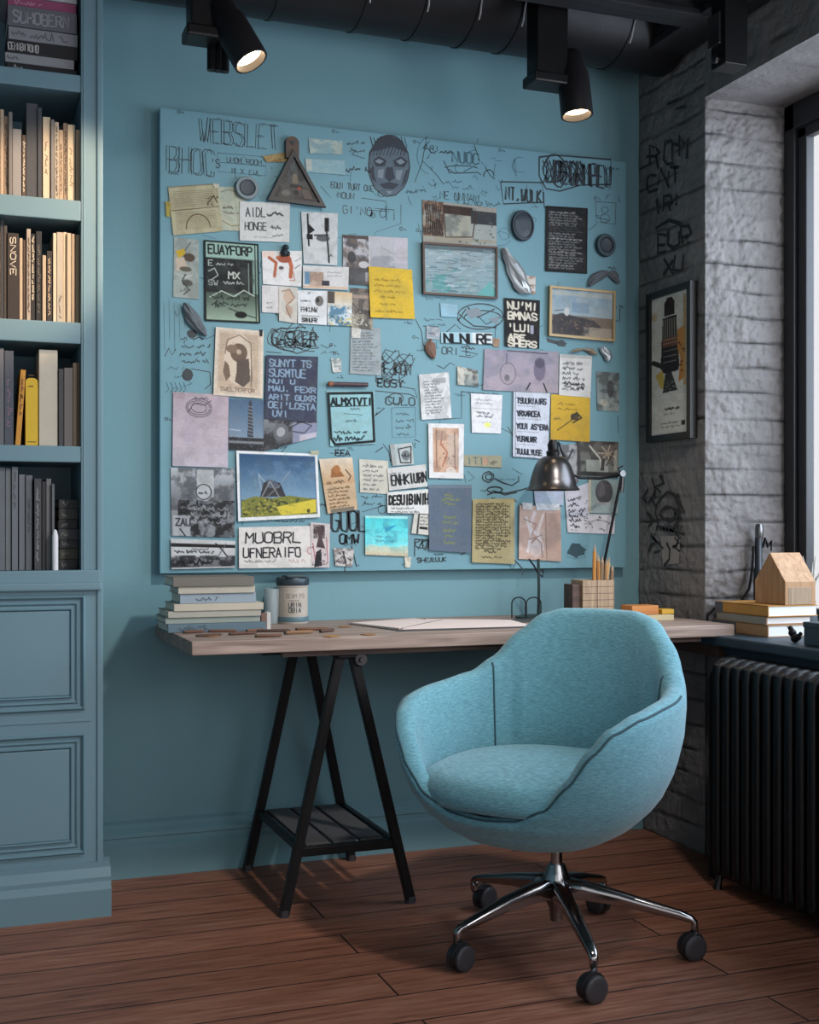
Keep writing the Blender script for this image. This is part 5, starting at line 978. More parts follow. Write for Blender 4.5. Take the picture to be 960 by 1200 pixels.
def p44(c):
    c.cloud((150, 136, 96), .5, 14); [c.sq(4, 7+k*3.1, c.w-8, 1, 3, 2.6, (64, 58, 44), .9, .85) for k in range(18)]; c.sq(14, 64, 24, 1, 4, 4, (50, 44, 36), 1); c.sq(12, 70, 32, 1, 4, 3, (70, 64, 48), .8); [c.line([(5+k*2.6, 6), (5+k*2.6, 54)], .7, (80, 72, 54), .5) for k in range(16)]
P_('parchment_sheet', 'page', 'aged parchment sheet crowded with dark handwriting left of the pink sketch', [(554, 585), (603, 584), (603, 661), (553, 659)], p44, (166, 154, 112), 4)
def p45(c):
    c.cloud((196, 170, 160), .6, 16); c.line([(8, 14), (14, 34), (10, 54)], 3, (206, 196, 194)); c.line([(18, 8), (12, 26), (24, 36), (16, 52)], 4, (200, 186, 184)); c.line([(28, 10), (22, 30), (28, 50)], 3, (206, 190, 186)); c.ell(20, 50, 8, 10, (196, 180, 178), .8); c.line([(14, 44), (20, 38), (26, 44), (27, 60)], 1, (130, 100, 94)); c.line([(6, 16), (20, 22), (12, 40), (26, 34)], .9, (140, 104, 98)); c.line([(31, 8), (32, c.h)], 1.4, (150, 120, 108)); c.rect(33, 8, c.w, c.h, (176, 144, 130), .8)
P_('ink_sketch', 'sketch', 'pink-brown brushed sketch sheet hung from white tape behind the lamp stem', [(609, 592), (657, 594), (658, 658), (608, 655)], p45, (186, 154, 140), 4, tape=[((612, 589), (624, 597), (206, 206, 206)), ((628, 590), (656, 598), (196, 200, 206))])
P_('paper_strip', 'label', 'narrow tan strip label with teal lettering above the winged doodle', [(543, 533), (588, 534), (588, 548), (544, 546)], lambda c: (c.text("ITII", 4, 11, 8, 7, (70, 100, 106), 1), c.rect(22, 3, 28, 11, (176, 140, 116)), c.sq(31, 11, 11, 1, 4, 7, (90, 90, 84), 1)), (150, 148, 124), 1)
def p46(c):
    c.grad((90, 82, 76), (110, 116, 110)); c.cloud((50, 46, 44), .8, 12); c.rect(10, 22, 36, 38, (150, 156, 148), .8)
    for k in range(14): a = k/14*math.pi*2; c.line([(35, 14), (35+11*math.cos(a), 14+10*math.sin(a))], .9, (190, 168, 140) if k % 2 else (110, 84, 70))
    c.line([(14, 6), (26, 20), (28, 30)], 2, (180, 176, 166)); c.line([(44, 8), (34, 28)], 1.6, (60, 44, 40)); c.poly([(28, 20), (32, 20), (31, 34), (27, 34)], (50, 44, 44)); c.rect(0, 36, c.w, 41, (40, 38, 38)); c.rect(0, 0, 3, c.h, (50, 46, 46)); c.rect(c.w-5, 10, c.w-1, 34, (176, 170, 156), .6)
P_('photo_print', 'photo', 'dark photograph of pale dried flowers near the lamp arm', [(677, 516), (725, 518), (724, 560), (677, 558)], p46, (96, 92, 88), 4, gloss=True)
P_('photo_print', 'photo', 'pale green-grey photo of a dark oval vase beside the lamp rod', [(690, 561), (725, 562), (724, 602), (690, 601)], lambda c: (c.grad((130, 150, 150), (140, 158, 156)), c.ell(18, 15, 10, 14, (66, 62, 66)), c.ell(14, 12, 5, 9, (96, 94, 98), .7), c.rect(8, 27, 28, 30, (150, 150, 146)), c.rect(0, 0, 2.5, c.h, (186, 176, 150))), (130, 150, 150), 3, gloss=True)
P_('photo_print', 'photo', 'grey photo strip directly behind the top of the lamp shade', [(655, 522), (677, 520), (678, 566), (656, 566)], lambda c: (c.cloud((80, 80, 84), .8, 8), c.line([(4, 8), (10, 18), (16, 6)], 2, (40, 40, 44)), c.rect(10, 20, 20, 40, (160, 160, 164), .7)), (150, 150, 154), 2, gloss=True)
P_('doodled_sheet', 'sheet', 'lilac-white doodled sheet just below the lamp shade', [(662, 576), (691, 565), (690, 606), (664, 606)], lambda c: (c.sq(3, 16, 24, 4, 7, 5, K0, 1), c.speck(2, 10, 26, 38, 12, K0, 1.3)), (186, 184, 196), 2)
P_('doodled_sheet', 'sheet', 'wide white sheet with scattered black ink marks low at the right', [(664, 602), (721, 603), (720, 626), (665, 624)], lambda c: (c.speck(2, 2, 54, 22, 30, K0, 1.1), c.sq(4, 10, 16, 2, 7, 5, K0, 1), c.line([(20, 12), (36, 6), (52, 10)], .7, (90, 90, 90))), (190, 186, 192), 1)
P_('tinted_sheet', 'sheet', 'pale purple translucent slip left below the lamp shade', [(626, 574), (661, 576), (660, 592), (627, 590)], lambda c: c.cloud((170, 170, 200), .6, 8), (160, 176, 196), 2)
P_('masking_tape', 'tape', 'tiny cream tape scrap at the bottom edge under the slate-blue sheet', [(474, 652), (482, 653), (481, 665), (475, 665)], lambda c: c.cloud((150, 150, 140), .5, 5), (200, 192, 176), 1)
P_('masking_tape', 'tape', 'tiny brown paper corner right of the lettered strip', [(577, 396), (586, 397), (585, 407), (578, 406)], lambda c: c.cloud((130, 100, 80), .5, 5), (156, 128, 106), 1)
P_('paper_scrap', 'scrap', 'faint pale blue paper slip between the seascape and the fish doodle', [(516, 355), (536, 357), (536, 372), (517, 371)], lambda c: c.cloud((140, 180, 200), .5, 9), (128, 170, 190), 1)
P_('paper_scrap', 'scrap', 'small pinkish slip with grey scrawl beneath the long line left of the strip', [(500, 382), (516, 384), (515, 398), (500, 397)], lambda c: (c.cloud((120, 140, 150), .7, 6), c.sq(2, 10, 12, 1, 4, 4, (90, 70, 80), 1)), (160, 164, 172), 1)

# framed poster on the brick
def bottle(c):
    c.grad((206, 202, 194), (196, 192, 184)); c.ell(20, 40, 20, 40, (190, 178, 160), .4); c.poly([(14, 8), (17, 3), (22, 3), (25, 8), (25, 22), (14, 22)], (52, 38, 36)); c.poly([(12, 24), (27, 23), (30, 80), (26, 84), (13, 84), (10, 78)], (44, 42, 44))
    for k in range(7): c.line([(13+k*2.3, 26), (12+k*2.6, 46)], .9, (190, 180, 160), .8)
    c.rect(12, 46, 28, 56, (140, 84, 66), .8); [c.line([(13, y), (27, y)], .8, (196, 180, 160), .7) for y in (48, 52, 60, 66, 72)]
    c.poly([(28, 40), (36, 36), (35, 92), (29, 96), (31, 70), (28, 60)], (196, 130, 60)); c.rect(34, 4, 37, 100, (186, 140, 84), .8); c.speck(28, 40, 38, 96, 12, (90, 50, 30), 1.8); c.line([(2, 70), (12, 76)], 5, (54, 50, 50)); c.poly([(4, 84), (12, 80), (15, 98), (10, 100)], (204, 170, 70)); c.poly([(15, 84), (22, 84), (28, 104), (12, 105)], (60, 62, 58)); c.speck(14, 88, 25, 103, 16, (150, 150, 140), 1); c.ell(3, 20, 3, 5, (190, 140, 90), .5)
    c.rect(0, 108, c.w, c.h, (210, 204, 196)); c.sq(15, 124, 18, 1, 4, 2.5, (60, 52, 50), 1.2); c.sq(14, 129, 12, 1, 4, 1.5, (130, 120, 116), .6); c.sq(11, 139, 22, 2, 4, 2, (120, 108, 104), .7); c.rect(32, 137, 36, 142, (70, 60, 60))
xq = XR-.030
q4 = [(757, 343), (809, 331), (809, 513), (757, 519)]
pz = [onX(a, b_, xq) for a, b_ in q4]; zt_ = (pz[0].z+pz[1].z)/2; zb_ = (pz[2].z+pz[3].z)/2
cor = {0: Vector((xq, pz[0].y, zt_)), 1: Vector((xq, pz[1].y, zt_)), 2: Vector((xq, pz[1].y, zb_)), 3: Vector((xq, pz[0].y, zb_))}
t = thing('framed_poster', 'black-framed tall poster of a dark bottle hanging on the brick pillar', 'picture', tuple((cor[2]+cor[3])/2))
eu = (cor[1]-cor[0]).normalized(); ev = Vector((0, 0, -1)); f_ = .022
inn = [cor[0]+(eu+ev)*f_, cor[1]+(-eu+ev)*f_, cor[2]+(-eu-ev)*f_, cor[3]+(eu-ev)*f_]; b = MB()
for i in range(4): j = (i+1) % 4; b.prism([cor[i], cor[j], inn[j], inn[i]], (.027, 0, 0))
b.build('frame', m_pblack, t)
cv = Cv(40, 150, (200, 196, 188)); bottle(cv); sheet('poster', cv, [(0, 0), (1, 0), (2, 0), (3, 0)], 0, m_print, t, 0, .95, mapf=lambda a, b_: inn[a]+Vector((.010, 0, 0)))
b = MB(); b.prism([p+Vector((.012, 0, 0)) for p in inn], (.01, 0, 0)); b.build('backing', m_paperback, t)
# ------------------------------------------------------------------ desk
ZD = .76; YD0 = 3.215; YD1 = D-.004; XD0 = .592; XD1 = XR-.025
desk = thing('desk', 'long weathered wood desk top spanning the wall under the mood board', 'desk', ((XD0+XD1)/2, 3.5, ZD-.036))
b = MB(); b.box(XD0, XD1, YD0, YD1, ZD-.036, ZD, bev=.003); b.build('table_top', m_desk, desk)
b = MB(); b.box(XD0+.25, XD1-.1, YD0+.03, YD0+.05, ZD-.052, ZD-.036); b.box(XD1-.05, XD1-.002, YD0+.02, YD1-.02, ZD-.10, ZD-.036, bev=.003); b.build('support_rail', m_darkwood, desk)
# trestle
tr = thing('trestle', 'black metal A-frame trestle with a low slatted shelf holding up the desk', 'trestle', (1.03, 3.5, 0))
yf_, yr_ = 3.275, 3.755; ax_ = 1.035; zt_ = ZD-.060
def leg(x0, y0, x1, y1, z1):
    b = MB(); a = Vector((x0, y0, .0)); c = Vector((x1, y1, z1)); d = (c-a).normalized(); sx = Vector((0, 1, 0)).cross(d).normalized()*.0135; sy = Vector((0, .012, 0))
    vs = []
    for p in (a, c): vs.append([b.bm.verts.new(p+sx*i+sy*j) for i, j in ((-1, -1), (1, -1), (1, 1), (-1, 1))])
    b.bm.faces.new(vs[0]); b.bm.faces.new(vs[1][::-1])
    for k in range(4): b.bm.faces.new((vs[0][k], vs[1][k], vs[1][(k+1) % 4], vs[0][(k+1) % 4]))
    bmesh.ops.bevel(b.bm, geom=b.bm.edges[:], offset=.003, segments=2, affect='EDGES')
    return b
for (y, xl, xr) in ((yf_, .852, 1.222), (yr_, .862, 1.20)):
    for x in (xl, xr):
        o = leg(x, y, ax_+(.018 if x > ax_ else -.018), y+(.02 if y < 3.5 else -.02)*.6, zt_+.01).build('leg', m_black, tr)
        b = MB(); b.lathe([(0, 0), (.016, 0), (.015, .018), (0, .02)], (x+(.002 if x < 1 else -.002), y, 0), seg=12); b.build('foot', m_rubber, o)
b = MB(); b.box(ax_-.03, ax_+.03, yf_-.015, yr_+.02, zt_-.005, ZD-.052, bev=.004); b.build('top_beam', m_black, tr)
b = MB(); b.box(ax_-.21, ax_-.0, 3.40, 3.70, ZD-.062, ZD-.037, bev=.003); b.build('mount_plate', m_black, tr)
for y in (yf_+.004, yr_-.02):
    b = MB(); b.lathe([(0, -.02), (.017, -.02), (.020, -.014), (.020, .010), (0, .012)], (ax_+.035, y, zt_-.008), (0, 1, 0), 16); b.lathe([(0, -.03), (.007, -.03), (.007, 0), (0, 0)], (ax_+.035, y, zt_-.008), (0, 1, 0), 8)
    b.build('hinge', mat('worn_grey_metal', L(84, 80, 80), .4, .7, var=.3, vscale=40), tr, smooth=True)
zb = .178
def lx(z, side): return ax_+side*(.018+.168*(1-z/zt_))
b = MB(); b.box(lx(zb, -1), lx(zb, 1), yf_+.0, yf_+.018, zb-.022, zb+.004, bev=.003); b.build('cross_bar', m_black, tr); b = MB(); b.box(lx(zb, -1), lx(zb, 1), yr_-.014, yr_, zb-.02, zb+.004, bev=.003); b.build('cross_bar', m_black, tr)
for sd in (-1, 1):
    b = MB(); x = lx(zb, sd)-sd*.010; b.box(x-.009, x+.009, yf_+.01, yr_-.01, zb-.012, zb+.008, bev=.003); b.build('side_rail', m_black, tr)
b = MB(); m_sl = mat('grey_brown_shelf_slats', L(78, 76, 78), .6, var=.2, stretch=(10, 1, 1))
w3 = (lx(zb, 1)-lx(zb, -1)-.05)/3
for k in range(3):
    o = MB(); x = lx(zb, -1)+.024+k*w3; o.box(x+.006, x+w3-.006, yf_+.022, yr_-.016, zb-.002, zb+.009, bev=.002); o.build('slat', m_sl, tr)
# knobby screw jar on the shelf is not in view; shelf stays empty

# books piled on the desk
z = ZD+.0005; y0 = 3.50
PB = [((197, 312), .024, (96, 118, 130), (.1, .4), 'bluish-grey book at the bottom of the pile on the left of the desk', .19, 0),
 ((194, 305), .017, (150, 158, 150), None, 'pale green-grey book second from the bottom of the desk pile', .18, .010),
 ((197, 306), .018, (176, 172, 160), None, 'beige book third from the bottom of the desk pile', .18, .004),
 ((204, 309), .020, (198, 188, 170), None, 'cream book jutting out in the middle of the desk pile', .17, 0),
 ((211, 300), .028, (150, 164, 176), (.2, .5), 'light blue-grey book with a smudged spine in the desk pile', .16, .012),
 ((209, 299), .020, (190, 182, 168), None, 'cream book just below the top of the desk pile', .16, .006),
 ((203, 298), .026, (118, 112, 104), None, 'taupe book on top of the desk pile', .17, 0)]
for (u0, u1), hh, cc, tt, lab, dd, dy in PB:
    yy = y0+dy; book('book', lab, onY(u0, 710, yy).x, onY(u1, 710, yy).x, yy, yy+dd, z, z+hh, cc, False, title=tt, tcol=(60, 70, 84), group='pile of books on the desk'); z += hh+.0004
# little candle tin + glass behind pile
p = onZ(311, 738, ZD); t = thing('tealight_box', 'small reddish-brown box with a white side beside the book pile', 'box', (p.x, p.y, ZD))
b = MB(); b.box(p.x-.012, p.x+.004, p.y, p.y+.03, ZD, ZD+.048, bev=.001); b.build('carton', simple(120, 88, 78), t); b = MB(); b.box(p.x+.0045, p.x+.016, p.y, p.y+.03, ZD, ZD+.05, bev=.001); b.build('white_side', simple(200, 196, 192), t)
p = Vector((onY(319, 700, 3.74).x, 3.74, ZD)); b = MB(); b.lathe([(0, .002), (.019, .002), (.024, .108), (.0255, .108), (.021, 0), (0, 0)], p, seg=24)
gl = mat('frosted_glass', (.75, .85, .88, 1), .35); gl.node_tree.nodes['Principled BSDF'].inputs['Transmission Weight'].default_value = .7
tag(b.build('drinking_glass', gl, loc=p, smooth=True), 'frosted drinking glass between the book pile and the cream jar', 'glass')
# jar with label
p = Vector((onY(343, 700, 3.735).x, 3.735, ZD)); R = .049
t = thing('storage_jar', 'cream labelled tin jar with a dark lid and wire handle on the desk', 'jar', tuple(p))
b = MB(); b.lathe([(0, 0), (R*.95, 0), (R, .004), (R, .012), (R*.96, .014), (R*.96, .112), (R, .114), (R, .12), (0, .12)], p, seg=40); b.build('body', mat('aged_cream_enamel', L(176, 166, 156), .5, var=.12, vscale=30), t, smooth=True)
b = MB(); b.lathe([(0, .118), (R*1.02, .118), (R*1.05, .121), (R*1.05, .138), (R*.98, .143), (R*.5, .145), (0, .145)], p, seg=40)
b.box(p.x-.03, p.x+.03, p.y-.05, p.y+.02, p.z+.143, p.z+.149, bev=.002); b.build('lid', mat('dark_teal_lid', L(48, 62, 70), .4, .3), t, smooth=True)
b = MB(); b.lathe([(R*1.0, .006), (R*1.015, .008), (R*1.015, .020), (R, .022)], p, seg=40); b.build('base_band', mat('teal_glass_band', L(84, 112, 122), .4), t, smooth=True)
hp = p+Vector((-R*.98, -.004, 0)); b = MB(); b.tube([hp+Vector((0, 0, .10)), hp+Vector((-.012, 0, .108)), hp+Vector((-.022, 0, .10)), hp+Vector((-.025, 0, .075)), hp+Vector((-.025, 0, .03)), hp+Vector((-.015, 0, .014)), hp+Vector((0, 0, .012))], .0022, 8); b.build('handle', mat('teal_wire', L(58, 100, 120), .4, .4), t, smooth=True)
V = []; F = []; cvw = 24
cvj = Cv(34, 30, (190, 180, 168)); cvj.text("SEAM FS", 4, 10, 5, 4, (120, 110, 104), .7); cvj.sq(8, 14, 18, 1, 3, 2, (110, 100, 96), .6); cvj.text("URIN", 8, 21, 5, 4.6, (70, 72, 76), 1.1); cvj.text("OBIA", 8, 27.5, 5, 4.6, (70, 76, 80), 1.2)
lab = sheet('label', cvj, [(0, 0), (1, 0), (2, 0), (3, 0)], 0, m_print, t, 0, .85, mapf=lambda a, b_: [Vector((-1, 0, .105)), Vector((1, 0, .105)), Vector((1, 0, .03)), Vector((-1, 0, .03))][a]+Vector(t.location))
for vv in lab.data.vertices:
    a = vv.co.x*.8-.1; vv.co = Vector((math.sin(a)*R*.972, -math.cos(a)*R*.972, vv.co.z))
# sticks, pens and scraps on the desk
SK = [(228, 742, 26, 4, (96, 62, 48)), (246, 746, 30, 3, (78, 52, 42)), (262, 741, 32, -2, (110, 70, 54)), (286, 744, 34, 3, (90, 58, 44)), (300, 740, 26, 6, (120, 78, 58)), (316, 747, 30, 0, (104, 70, 52)), (322, 741, 38, -2, (74, 50, 42)), (352, 743, 36, 2, (140, 104, 72)), (368, 739, 40, -3, (120, 84, 64)), (384, 741, 24, 8, (86, 60, 50))]
wh = ['leftmost', 'second from the left', 'third from the left', 'fourth from the left', 'fifth from the left', 'sixth from the left', 'seventh from the left', 'third from the right', 'second from the right', 'rightmost']
for i, (u, v, w, a, cc) in enumerate(SK):
    p = onZ(u, v, ZD); d = Vector((math.cos(math.radians(a*4)), math.sin(math.radians(a*4)), 0))*(w*.5*.0024)
    q = MB(); r_ = rnd.uniform(.0036, .005); o3 = Vector((0, 0, r_+.0006)); q.tube([p-d+o3, p-d*.92+o3, p+d*.8+o3, p+d+o3], [r_*.7, r_, r_, r_*.25], 7)
    t = thing('carving_pencil', 'brown stick pencil strewn on the desk, %s of ten' % wh[i], 'pencil', (p.x, p.y, ZD), 'brown sticks strewn on the desk'); q.build('shaft', simple(*cc), t, smooth=True)
    q = MB(); q.tube([p-d*1.12+o3, p-d+o3], r_*.9, 7); q.build('tip', simple(40, 34, 32), t, smooth=True)
leaf = simple(160, 112, 66)
for i, (u, v, rx, ry, lab) in enumerate([(388, 748, 10, 5, 'ochre round leather scrap at the front of the desk'), (432, 746, 9, 4, 'small tan leather scrap before the open notebook'), (248, 748, 8, 4, 'dark ochre scrap at the left front of the desk'), (404, 737, 9, 3, 'thin tan scrap near the left corner of the notebook')]):
    p = onZ(u, v-2, ZD); q = MB(); q.prism([(p.x+rx*.0024*math.cos(a*.7)*rnd.uniform(.8, 1.1), p.y+ry*.006*math.sin(a*.7)*rnd.uniform(.8, 1.1), ZD+.0008) for a in range(9)], (0, 0, .0015)); tag(q.build('leather_scrap', leaf if i else simple(176, 124, 66)), lab, 'scrap')
# open notebook
t = thing('open_notebook', 'open sketchbook with blank pinkish-white pages lying on the middle of the desk', 'book', tuple(onZ(520, 731, ZD)))
def pageblock(c, dz):
    P = [onZ(a, b_, ZD) for a, b_ in c]; q = MB(); q.prism([(p.x, p.y, ZD+.0006+dz) for p in P], (0, 0, .0045)); return q
m_pg = mat('pinkish_white_page', L(226, 208, 202), .8)
pageblock([(412, 732), (468, 738.5), (533, 733), (486, 726.5)], .001).build('left_pages', m_pg, t); pageblock([(470, 738.5), (620, 734.5), (598, 728.5), (500, 727.5)], .0012).build('right_pages', m_pg, t)
q = MB(); P = [onZ(a, b_, ZD) for a, b_ in [(408, 731.5), (468, 740), (624, 735.5), (600, 727), (484, 725.5)]]; q.prism([(p.x, p.y, ZD+.0004) for p in P], (0, 0, .001)); q.build('cover', simple(60, 62, 66), t)
q = MB(); q.tube([onZ(470, 739, ZD)+Vector((0, 0, .006)), onZ(502, 732, ZD)+Vector((0, 0, .007)), onZ(520, 728.5, ZD)+Vector((0, 0, .006))], .0012, 6); q.build('spine_fold', simple(110, 100, 100), t)
# wire stand with stem in front of the board
ys = 3.66; pb = Vector((onY(631, 700, ys).x, ys, ZD)); t = thing('wire_stand', 'thin dark metal stand with a clip and two wire loops behind the notebook', 'stand', tuple(pb))
q = MB(); q.lathe([(0, 0), (.075, 0), (.077, .006), (.05, .010), (0, .012)], pb, seg=30); q.build('base', mat('dark_green_metal', L(50, 62, 62), .45, .4), t, smooth=True)
zt2 = onY(632, 655, ys).z; q = MB(); q.tube([pb+Vector((0, 0, .01)), Vector((pb.x+.002, ys, (zt2+ZD)/2)), Vector((pb.x, ys, zt2))], .005, 8); q.build('stem', mat('dark_green_metal'), t, smooth=True)
q = MB(); q.tube([onY(620, 655, ys), onY(626, 663, ys), onY(631, 672, ys), onY(636, 676, ys), onY(637, 669, ys), onY(631, 668, ys)], .003, 7); q.build('clip', m_black, t, smooth=True)
for (a, c_) in ((600, 616), (617, 634)):
    yw = ys-.02; n = 12; q = MB(); q.tube([Vector((onY(a, 712, yw).x, yw, ZD+.004))]+[onY((a+c_)/2-(c_-a)/2*math.cos(math.pi*k/n), 707-7*math.sin(math.pi*k/n), yw) for k in range(n+1)]+[Vector((onY(c_, 712, yw).x, yw, ZD+.004))], .0022, 7); q.build('wire_loop', m_black, t, smooth=True)
q = MB(); q.box(onY(582, 710, 3.6).x, onY(655, 710, 3.6).x, 3.5, 3.60, ZD+.0003, ZD+.005, bev=.001); tag(q.build('dark_folder', simple(58, 64, 64)), 'thin dark folder lying in front of the wire stand', 'folder')
# desk lamp
yl = 3.60; sc = onY(648, 560, yl); r_ = .0745; zr = onY(648, 574, yl).z; zt3 = onY(648, 534, yl).z; hh = zt3-zr
base = Vector((onY(700, 680, 3.70).x, 3.70, ZD))
t = thing('desk_lamp', 'gunmetal domed desk lamp hanging from a thin jointed arm over the desk', 'lamp', tuple(base))
m_shade = mat('gunmetal_shade', L(96, 93, 94), .3, .9, var=.2, vscale=18, bump=.05)
q = MB(); pr = [(.016, hh), (.032, hh*.97), (.046, hh*.88), (.058, hh*.72), (.067, hh*.5), (.073, hh*.28), (.077, hh*.12), (.086, .003), (.088, 0), (.085, -.002), (.075, hh*.10), (.070, hh*.27), (.064, hh*.48), (.055, hh*.69), (.043, hh*.84), (.014, hh*.93)]
q.lathe(pr, (sc.x, yl, zr), seg=44, close=True); q.build('lamp_shade', m_shade, t, smooth=True)
q = MB(); q.lathe([(0, hh-.002), (.020, hh-.002), (.022, hh+.012), (.016, hh+.018), (.018, hh+.035), (.012, hh+.05), (0, hh+.052)], (sc.x, yl, zr), seg=20); q.build('socket', m_black, t, smooth=True)
q = MB(); q.lathe([(0, -.002), (.018, .006), (.022, .022), (.014, .04), (0, .045)], (sc.x, yl, zr+.012), seg=18); q.build('bulb', mat('unlit_bulb_glass', L(120, 110, 104), .25), t, smooth=True)
j1 = onY(729, 555, 3.66); a0 = onY(679, 560, yl); top = Vector((sc.x, yl, zr+hh+.035))
q = MB(); q.tube([Vector((sc.x+.05, yl, zr+hh*.55)), a0, onY(704, 561, 3.63), j1+Vector((-.012, 0, -.006))], .0042, 8); q.tube([top, top+Vector((.02, 0, .01)), Vector((sc.x+.06, yl, zr+hh*.5))], .003, 7); q.build('upper_arm', m_black, t, smooth=True)
q = MB(); q.lathe([(0, -.008), (.011, -.008), (.011, .008), (0, .008)], j1, (0, 1, 0), 16); q.tube([j1+Vector((-.004, 0, .0)), onY(724, 549, 3.66), onY(730, 546, 3.66)], .003, 6); q.tube([onY(730, 560, 3.66), onY(729, 577, 3.66)], .0062, 8); q.build('elbow_joint', m_steel, t, smooth=True)
low = onY(704, 680, 3.69); q = MB(); q.tube([j1, low, base+Vector((0, 0, .02))], .0048, 8); q.build('lower_arm', m_black, t, smooth=True)
q = MB(); q.lathe([(0, 0), (.045, 0), (.045, .012), (.02, .02), (0, .022)], base, seg=28); q.build('base', m_black, t, smooth=True)
# pencil box
yp = 3.52; xa, xb = onY(683, 700, yp).x, onY(720, 700, yp).x; zz = onY(700, 680, yp).z
t = thing('pencil_box', 'open square pine box of pencils in front of the lamp base', 'box', ((xa+xb)/2, yp, ZD))
for (x0, x1, y0_, y1_) in ((xa, xb, yp, yp+.006), (xa, xb, yp+.074, yp+.08), (xa, xa+.006, yp+.006, yp+.074), (xb-.006, xb, yp+.006, yp+.074)):
    q = MB(); q.box(x0, x1, y0_, y1_, ZD+.0005, zz, bev=.001); q.build('side_board', m_oak2, t)
q = MB()
for k in range(1, 6): q.box(xa-.0008, xb+.0008, yp-.0008, yp, ZD+k*(zz-ZD)/6, ZD+k*(zz-ZD)/6+.001)
q.box(xa+(xb-xa)*.45, xa+(xb-xa)*.47, yp-.0009, yp, ZD, zz); q.build('plank_line', m_darkwood, t)
PC = [(697, 638, (196, 132, 60), 2), (701, 650, (176, 120, 60), -1), (706, 652, (150, 120, 90), 3), (711, 655, (190, 140, 90), -3), (714, 653, (200, 160, 110), 1), (718, 662, (140, 110, 84), -2)]
pn = ['tallest orange pencil at the left of the pine box', 'second pencil from the left in the pine box', 'grey-brown pencil in the middle of the pine box', 'fourth pencil from the left leaning in the pine box', 'pale pencil second from the right in the pine box', 'short brown pencil at the right of the pine box']
for i, (u, v, cc, a) in enumerate(PC):
    yy = yp+.012+.01*(i % 5); tp = onY(u, v, yy); bs_ = Vector((onY(u-a*.8, 700, yy).x, yy, ZD+.006)); bs_.x = min(max(bs_.x, xa+.012), xb-.012); t = thing('pencil', pn[i], 'pencil', tuple(bs_), 'pencils in the pine box')
    d = (tp-bs_); q = MB(); q.tube([bs_, bs_+d*.9], .0058, 6); q.build('shaft', simple(*cc), t); q = MB(); q.tube([bs_+d*.9, bs_+d*.98, tp], [.0056, .002, .0006], 6); q.build('tip', m_oak2, t)
q = MB(); xa2, xb2 = onY(671, 700, yp+.01).x, onY(681.5, 700, yp+.01).x; q.box(xa2, xb2, yp+.01, yp+.07, ZD+.0005, onY(675, 685, yp).z, bev=.002); tag(q.build('wooden_block', m_darkwood), 'dark brown wooden block left of the pencil box', 'block')
def blk(u0, u1, v0, v1, y, dep, m, nm, lab, cat, zb_=ZD):
    q = MB(); q.box(onY(u0, v1, y).x, onY(u1, v1, y).x, y, y+dep, zb_+.0005, zb_+(v1-v0)/FPX*y*1.12, bev=.0015); return tag(q.build(nm, m), lab, cat)
blk(722, 739, 708, 716, 3.45, .08, m_cream, 'paper_block', 'pale block of paper right of the pencil box', 'paper')
t = book('book', 'flat yellow-edged cream book lying under the orange block behind the chair', onY(738, 700, 3.42).x, onY(790, 700, 3.42).x, 3.42, 3.55, ZD+.0005, ZD+.018, (206, 190, 150), False)
blk(741, 772, 707, 718, 3.44, .07, m_orange, 'wooden_block', 'orange-brown wooden block lying on the cream book behind the chair', 'block', ZD+.0185)
blk(776, 790, 712, 718, 3.44, .05, simple(206, 160, 50), 'yellow_box', 'tiny yellow box at the right end of the desk', 'box', ZD+.0185)

# ------------------------------------------------------------------ office chair
hub = Vector((1.437, 2.80, 0)); PSI = math.radians(-56)
ch = thing('office_chair', 'teal upholstered tub armchair on a chrome five-star swivel base with casters', 'chair', tuple(hub))
RZ = Matrix.Rotation(PSI, 3, 'Z'); SC = hub+Vector((-.04, -.04, 0))-RGT*.03
def c2w(p): return RZ @ Vector(p)+SC
def interp(tab, x):
    for (a, va), (b_, vb) in zip(tab, tab[1:]):
        if x <= b_:
            t_ = (x-a)/(b_-a); return va+(vb-va)*(t_*t_*(3-2*t_)*.5+t_*.5)
    return tab[-1][1]
HT = [(0, .838), (18, .836), (30, .820), (42, .772), (54, .706), (66, .668), (85, .650), (105, .632), (120, .605), (130, .56), (140, .49), (150, .43), (165, .395), (180, .388)]
GT = [(.285, .36), (.30, .52), (.33, .66), (.37, .79), (.42, .885), (.48, .95), (.55, .99), (.62, 1.0), (.70, .985), (.78, .95), (.84, .90)]
A_w, B_d = .345, .345
def plan(phi):
    s_, c_ = math.sin(phi), math.cos(phi); n = 2.35
    x = math.copysign(abs(s_)**(2/n), s_)*A_w; y = math.copysign(abs(c_)**(2/n), c_)*(B_d if c_ > 0 else B_d*.98); return x, y
def g_at(z): return interp(GT, z)
def outer(phi, z, inset=0):
    x, y = plan(phi); g = g_at(z); r = math.hypot(x, y); k = g-inset/r
    back = max(0, math.cos(phi)); lean = .06*max(0, z-.42)/.4*back
    return Vector((x*k, y*k+lean, z))
def Hphi(phi): return interp(HT, abs(math.degrees(math.atan2(math.sin(phi), math.cos(phi)))))
NP = 120; rows_ = []
